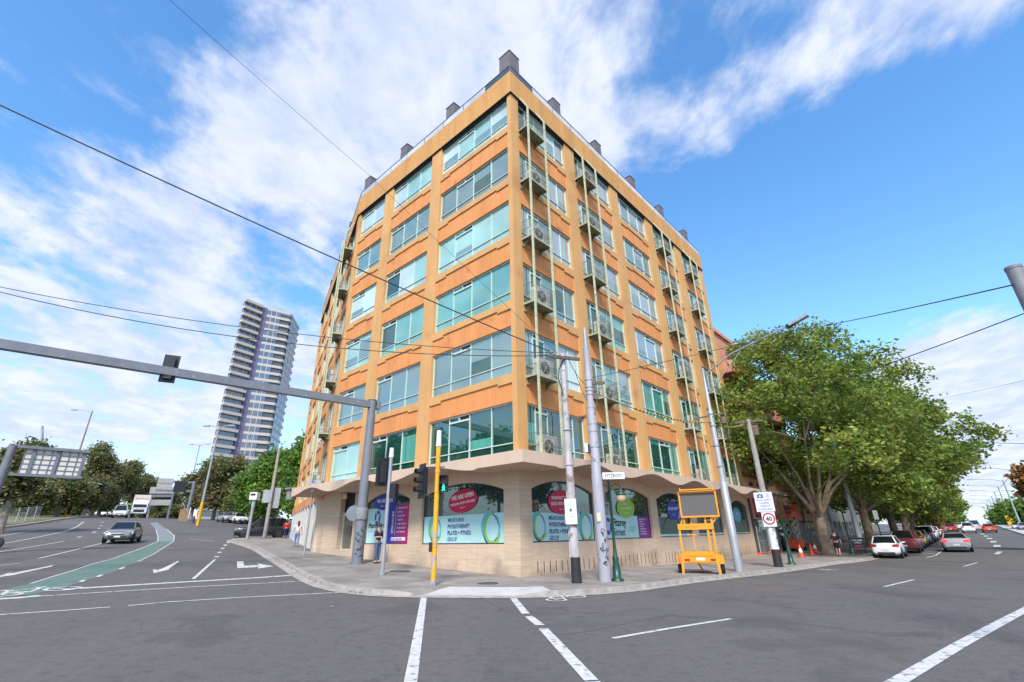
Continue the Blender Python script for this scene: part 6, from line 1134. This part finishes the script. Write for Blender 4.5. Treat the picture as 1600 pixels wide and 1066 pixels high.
def leaves(cl,n_per,sig,size,rs,w_=None):
    """cl: clump centres; returns vertices and faces of many small bent leaf shapes"""
    n=len(cl)*n_per; c=np.repeat(cl,n_per,0)+rs.normal(0,1,(n,3))*np.array([sig,sig,sig*.75]); a=rs.normal(0,1,(n,3)); a[:,2]*=.6; a/=np.linalg.norm(a,axis=1)[:,None]; b=rs.normal(0,1,(n,3)); b-=a*(a*b).sum(1)[:,None]; b/=np.linalg.norm(b,axis=1)[:,None]
    s=size*rs.uniform(.6,1.3,(n,1)); V=np.stack([c-a*s,c+b*s*.55-a*s*.1,c+a*s,c-b*s*.55-a*s*.1],1).reshape(-1,3); return V,n
def tree(name,label,l,H,crown,trunk,limbs,ncl,nper,sig,size,mats,bark,r0=.4,seed=1,group=None,cat='tree',lean=(0,0)):
    """crown: list of (dx,dy,z,rx,ry,rz,weight) lobes relative to base"""
    rs=np.random.RandomState(seed); t=thing(name,label,cat,l,group=group); wts=np.array([c[6] for c in crown],float); wts/=wts.sum(); cs=[]
    for i in rs.choice(len(crown),ncl,p=wts):
        dx,dy,z,rx,ry,rz_,_=crown[i]; v=rs.normal(0,1,3); v/=np.linalg.norm(v); v*=rs.uniform(.42,1.05)**.6 if rs.rand()<.8 else rs.uniform(.2,.8); cs.append((dx+v[0]*rx,dy+v[1]*ry,z+v[2]*rz_))
    cs=np.array(cs); V,n=leaves(cs,nper,sig,size,rs); me=bpy.data.meshes.new('crown'); me.vertices.add(len(V)); me.vertices.foreach_set('co',V.ravel()); me.loops.add(n*4); me.loops.foreach_set('vertex_index',np.arange(n*4)); me.polygons.add(n); me.polygons.foreach_set('loop_start',np.arange(n)*4)
    try: me.polygons.foreach_set('loop_total',np.full(n,4))
    except Exception: pass
    mi=np.repeat(rs.choice(len(mats),ncl,p=(lambda q:np.array(q)/sum(q))([5,4,2.2,.12][:len(mats)])),nper); fl=rs.rand(n)<.25; mi[fl]=rs.choice(len(mats),fl.sum(),p=(lambda q:np.array(q)/sum(q))([5,4,3,.22][:len(mats)])); me.polygons.foreach_set('material_index',mi.astype(np.int32)); 
    for m_ in mats: me.materials.append(m_)
    me.update(calc_edges=True); me.validate(); part('crown',me,None,t)
    m=MB(); zt_=trunk; top=Vector((lean[0],lean[1],zt_)); m.tube([(0,0,-.3),(0,0,.15),(lean[0]*.3,lean[1]*.3,zt_*.4),tuple(top)],[r0*1.35,r0*1.08,r0*.9,r0*.72],10); part('trunk',m,[bark],t); m=MB()
    sel=cs[rs.choice(len(cs),min(limbs*4,len(cs)),replace=False)]
    hubs=[]
    for k in range(limbs):
        e=Vector(sel[k])*.66+Vector((0,0,.05*H)); mid=top.lerp(e,.45)+Vector((rs.uniform(-.4,.4),rs.uniform(-.4,.4),rs.uniform(-.3,.5))); m.tube([tuple(top-Vector((0,0,.4))),tuple(mid),tuple(e)],[r0*.40,r0*.24,r0*.10],7); hubs+=[mid,e]
    for q in sel[limbs:]:
        q=Vector(q); h=min(hubs,key=lambda a:(a-q).length); md=h.lerp(q,.5)+Vector((rs.uniform(-.3,.3),rs.uniform(-.3,.3),rs.uniform(-.1,.4))); m.tube([tuple(h),tuple(md),tuple(q)],[r0*.16,r0*.09,r0*.035],5)
    part('limbs',m,[bark],t); return t
def streettree(v,tt,H,label,seed,n=1.0,rad_=8.0,size=.19,extra=(),trunk=3.0,lean=(0,0),r0=.5,low=.235):
    l=W(v,tt,gzl(v,tt)+KERB-.05); rs=np.random.RandomState(seed*7); cr=[(0,0,H*.50,rad_*.62,rad_*.62,H*.26,.9)]
    for k in range(15):
        a=k*2.4+rs.uniform(-.4,.4); f=(k+.5)/15; z=H*(low+(.86-low)*f)+rs.uniform(-.5,.5); q=rad_*(.74*math.sin(math.pi*min(.95,.30+f*.62))+rs.uniform(-.08,.10)); r=rs.uniform(1.7,3.0)*rad_/8; cr.append((q*math.cos(a),q*math.sin(a),z,r*1.25,r*1.25,r*.85,.75))
    for e in extra: # (along the road, towards the building, ...)
        p=e[0]*RV+e[1]*LV; cr.append((float(p[0]),float(p[1]))+tuple(e[2:]))
    return tree('plane_tree',label,l,H,cr,trunk,10,int(360*n),int(95),.46*(1 if size<.3 else 1.4),size,LF_plane,M_bark,r0,seed,'plane trees along the kerb',lean=lean)
streettree(30.6,-4.3,20.3,'big leafy plane tree with forked trunk nearest the orange building',3,1.2,8.2,.17,extra=[(-4,3,10,3,3,3,1.0),(-5,-1,12,2.4,2.4,2,.6),(2,-6,8,3,3,2.2,.9),(0,0,17,2.2,2.2,1.8,.5),(5,-2,5.5,3,3,1.8,.9)],trunk=3.0,r0=.46)
streettree(44.5,-5.4,20.5,'second plane tree with thick grey trunk behind the sandwich board',4,1.35,9.6,.19,trunk=3.6,r0=.46)
streettree(57,-6.2,20.5,'third plane tree spreading over the parked cars',5,1.05,8.6,.22,trunk=3.4,r0=.45,low=.20)
streettree(71,-6.2,19.5,'fourth plane tree overhanging the right road',6,.75,6.6,.26,trunk=3.4,low=.20)
for i,v_ in enumerate((86,102,120,140,163,190)): streettree(v_,-5.9,15.5-i*.5,['fifth plane tree in the receding row','sixth plane tree in the receding row','seventh plane tree in the receding row','eighth plane tree in the receding row','ninth plane tree in the receding row','last and farthest plane tree in the row'][i],10+i,.5,5.1,.36,trunk=2.6,low=.18)
def pxtree(px,top_y,D,hw,label,seed,mats,bark,n=160,nper=90,size=.3,sig=.8,low=.28,name='broadleaf_tree',group=None,flat_=1.0,r0=.35,lobes=10,cat='tree',th=.3):
    x,y,_=at(px,800,D); z=gz(x,y); H=at(px,top_y,D)[2]-z; R=.5*math.dist(at(px-hw,780,D),at(px+hw,780,D)); rs=np.random.RandomState(seed+50); cr=[(0,0,H*(.5+low/2),R*.55,R*.55,H*(1-low)/2*.7,1.5)]
    for k in range(lobes): a=rs.uniform(0,6.28); q=rs.uniform(.30,.72)*R; zz_=H*rs.uniform(low+.10,.90); r=rs.uniform(.24,.42); cr.append((q*math.cos(a),q*math.sin(a),zz_,R*r,R*r,H*r*.34*flat_,1))
    return tree(name,label,(x,y,z-.1),H,cr,H*th,6,n,nper,sig,size,mats,bark,r0,seed,group)
pxtree(463,668,72,38,'bright green leafy tree against the building end wall',21,LF_green,M_gbark,300,100,.24,.7,.15); pxtree(430,688,80,40,'fresh green tree behind the camera post',22,LF_green,M_gbark,300,100,.25,.75,.12); pxtree(400,712,86,38,'lower green tree left of the camera post',23,LF_green,M_gbark,240,100,.27,.8,.1); pxtree(487,700,66,26,'green tree squeezed behind the orange end wall',24,LF_green,M_gbark,160,100,.24,.7,.12)
pxtree(335,712,108,36,'dark olive gum tree behind the tall double lamp',25,LF_gum,M_gbark,340,110,.24,.7,.18,'gum_tree'); pxtree(300,738,112,24,'small dark gum tree left of the double lamp',26,LF_gum,M_gbark,200,110,.24,.7,.15,'gum_tree'); pxtree(372,742,104,26,'dark gum tree between the lamp and the green trees',27,LF_gum,M_gbark,180,90,.24,.65,.1,'gum_tree')
GUM='gum trees beyond the left road'
for i,(px,ty,D,hw,n_,lb) in enumerate([(8,690,62,26,150,'reddish gum tree at the left edge behind the sign pole'),(45,765,95,30,150,'low gum tree under the big sign'),(90,735,100,34,220,'broad gum tree below the road sign'),(137,696,118,20,170,'tall narrow gum tree right of the road sign'),(132,748,112,26,140,'short gum tree at the foot of the narrow one'),(180,716,140,30,240,'wide spreading gum tree right of the narrow one'),(205,738,150,24,180,'gum tree behind the white van'),(232,750,165,18,130,'gum tree behind the truck'),(262,768,170,20,120,'small gum tree under the far gantries'),(155,760,125,22,120,'low bushy gum tree by the far white sedan')]):
    pxtree(px,ty,D,hw,lb,40+i,LF_gum,M_gbark,int(n_*1.5),95,.24 if D>80 else .18,.7 if D>80 else .5,.34,'gum_tree',GUM,th=.42)
for i,(px,ty,D,hw,lb) in enumerate([(1585,790,190,18,'dark round tree beyond the median at right'),(1612,784,150,22,'green tree beyond the median at the right edge'),(1565,797,230,16,'low tree beyond the tram line')]): pxtree(px,ty,D,hw,lb,70+i,LF_green,M_gbark,120,80,.45,1.0,.05,group='trees beyond the median')
pxtree(1640,722,60,10,'reddish leaved tree poking in at the right edge',75,[LF_plane[3],LF_gum[2]],M_gbark,70,70,.25,.5,.5)
# trees across the junction behind the camera: they show in the window reflections
for i,(v_,tt,H,R) in enumerate([(-36,24,17,7),(-50,46,18,8),(-40,40,16,7),(-28,46,15,6),(14,-38,17,7),(30,-42,17,8),(50,-46,17,8)]):
    l=W(v_,tt,gzl(v_,tt)); tree('gum_tree',['gum tree across the road mirrored in the first floor corner windows','broad gum tree mirrored in the first floor middle windows','gum tree mirrored between the two first floor bays','gum tree mirrored in the farthest left bay windows','gum tree mirrored in the first shop window right of the corner','gum tree mirrored in the green logo shop window','gum tree mirrored in the curtained first floor windows'][i],l,H,[(0,0,H*.62,R,R,H*.34,3),(R*.4,0,H*.6,R*.6,R*.6,H*.16,1),(-R*.4,R*.2,H*.62,R*.6,R*.6,H*.15,1)],H*.36,6,170,80,.75,.34,LF_gum,M_gbark,.35,90+i,'gum trees mirrored in the windows')
# storm grass in the kerb drain
q=gp(575,925,.02); rs=np.random.RandomState(3); m=MB()
for k in range(160):
    a=q[0]+rs.normal(0,.45);  e=gp(575+rs.uniform(-32,40),926+rs.uniform(-1.5,2.0)); h=rs.uniform(.03,.09); dx,dy=rs.uniform(-.04,.04,2); m.add([(e[0]-.01,e[1],e[2]),(e[0]+.01,e[1],e[2]),(e[0]+dx,e[1]+dy,e[2]+h)],[(0,1,2)])
solo('drain_weeds',m,[mat('weeds',(.14,.15,.03),.9,var=.4,sc=30)],'yellow green weeds growing in the kerb drain','weeds',kind='stuff')

# scrub and low walls behind the far tree trunks
SC='scrub bushes beyond the left road'
for i,(px,ty,D,hw) in enumerate([(15,800,110,20),(48,797,115,22),(82,795,120,20),(112,792,125,18),(140,790,150,16),(168,790,160,16),(196,788,170,14),(252,790,178,12),(272,792,150,14),(230,790,185,12)]):
    pxtree(px,ty,D,hw,['low olive scrub beyond the verge at far left','low olive scrub under the large road sign','low olive scrub right of the large road sign','low scrub between the far gum trunks','low scrub behind the small white sedan','low scrub left of the white van','low scrub behind the white van','low scrub under the far gantries','low scrub by the orange timber fence','low scrub behind the box truck'][i],110+i,LF_gum if i%3 else LF_green,M_gbark,70,90,.26,.7,.05,'shrub',SC,r0=.1,th=.1,cat='shrub')
m=MB(); A,Bp=Vector(G3(-22,96,.1)),Vector(G3(6,210,.1)); m.bar((0,0,.9),tuple(Bp-A+Vector((0,0,.9))),.5,1.8); solo('concrete_barrier',m,[mat('barrier_grey',(.30,.29,.28),.8)],'long low concrete barrier behind the far left road','barrier',A)
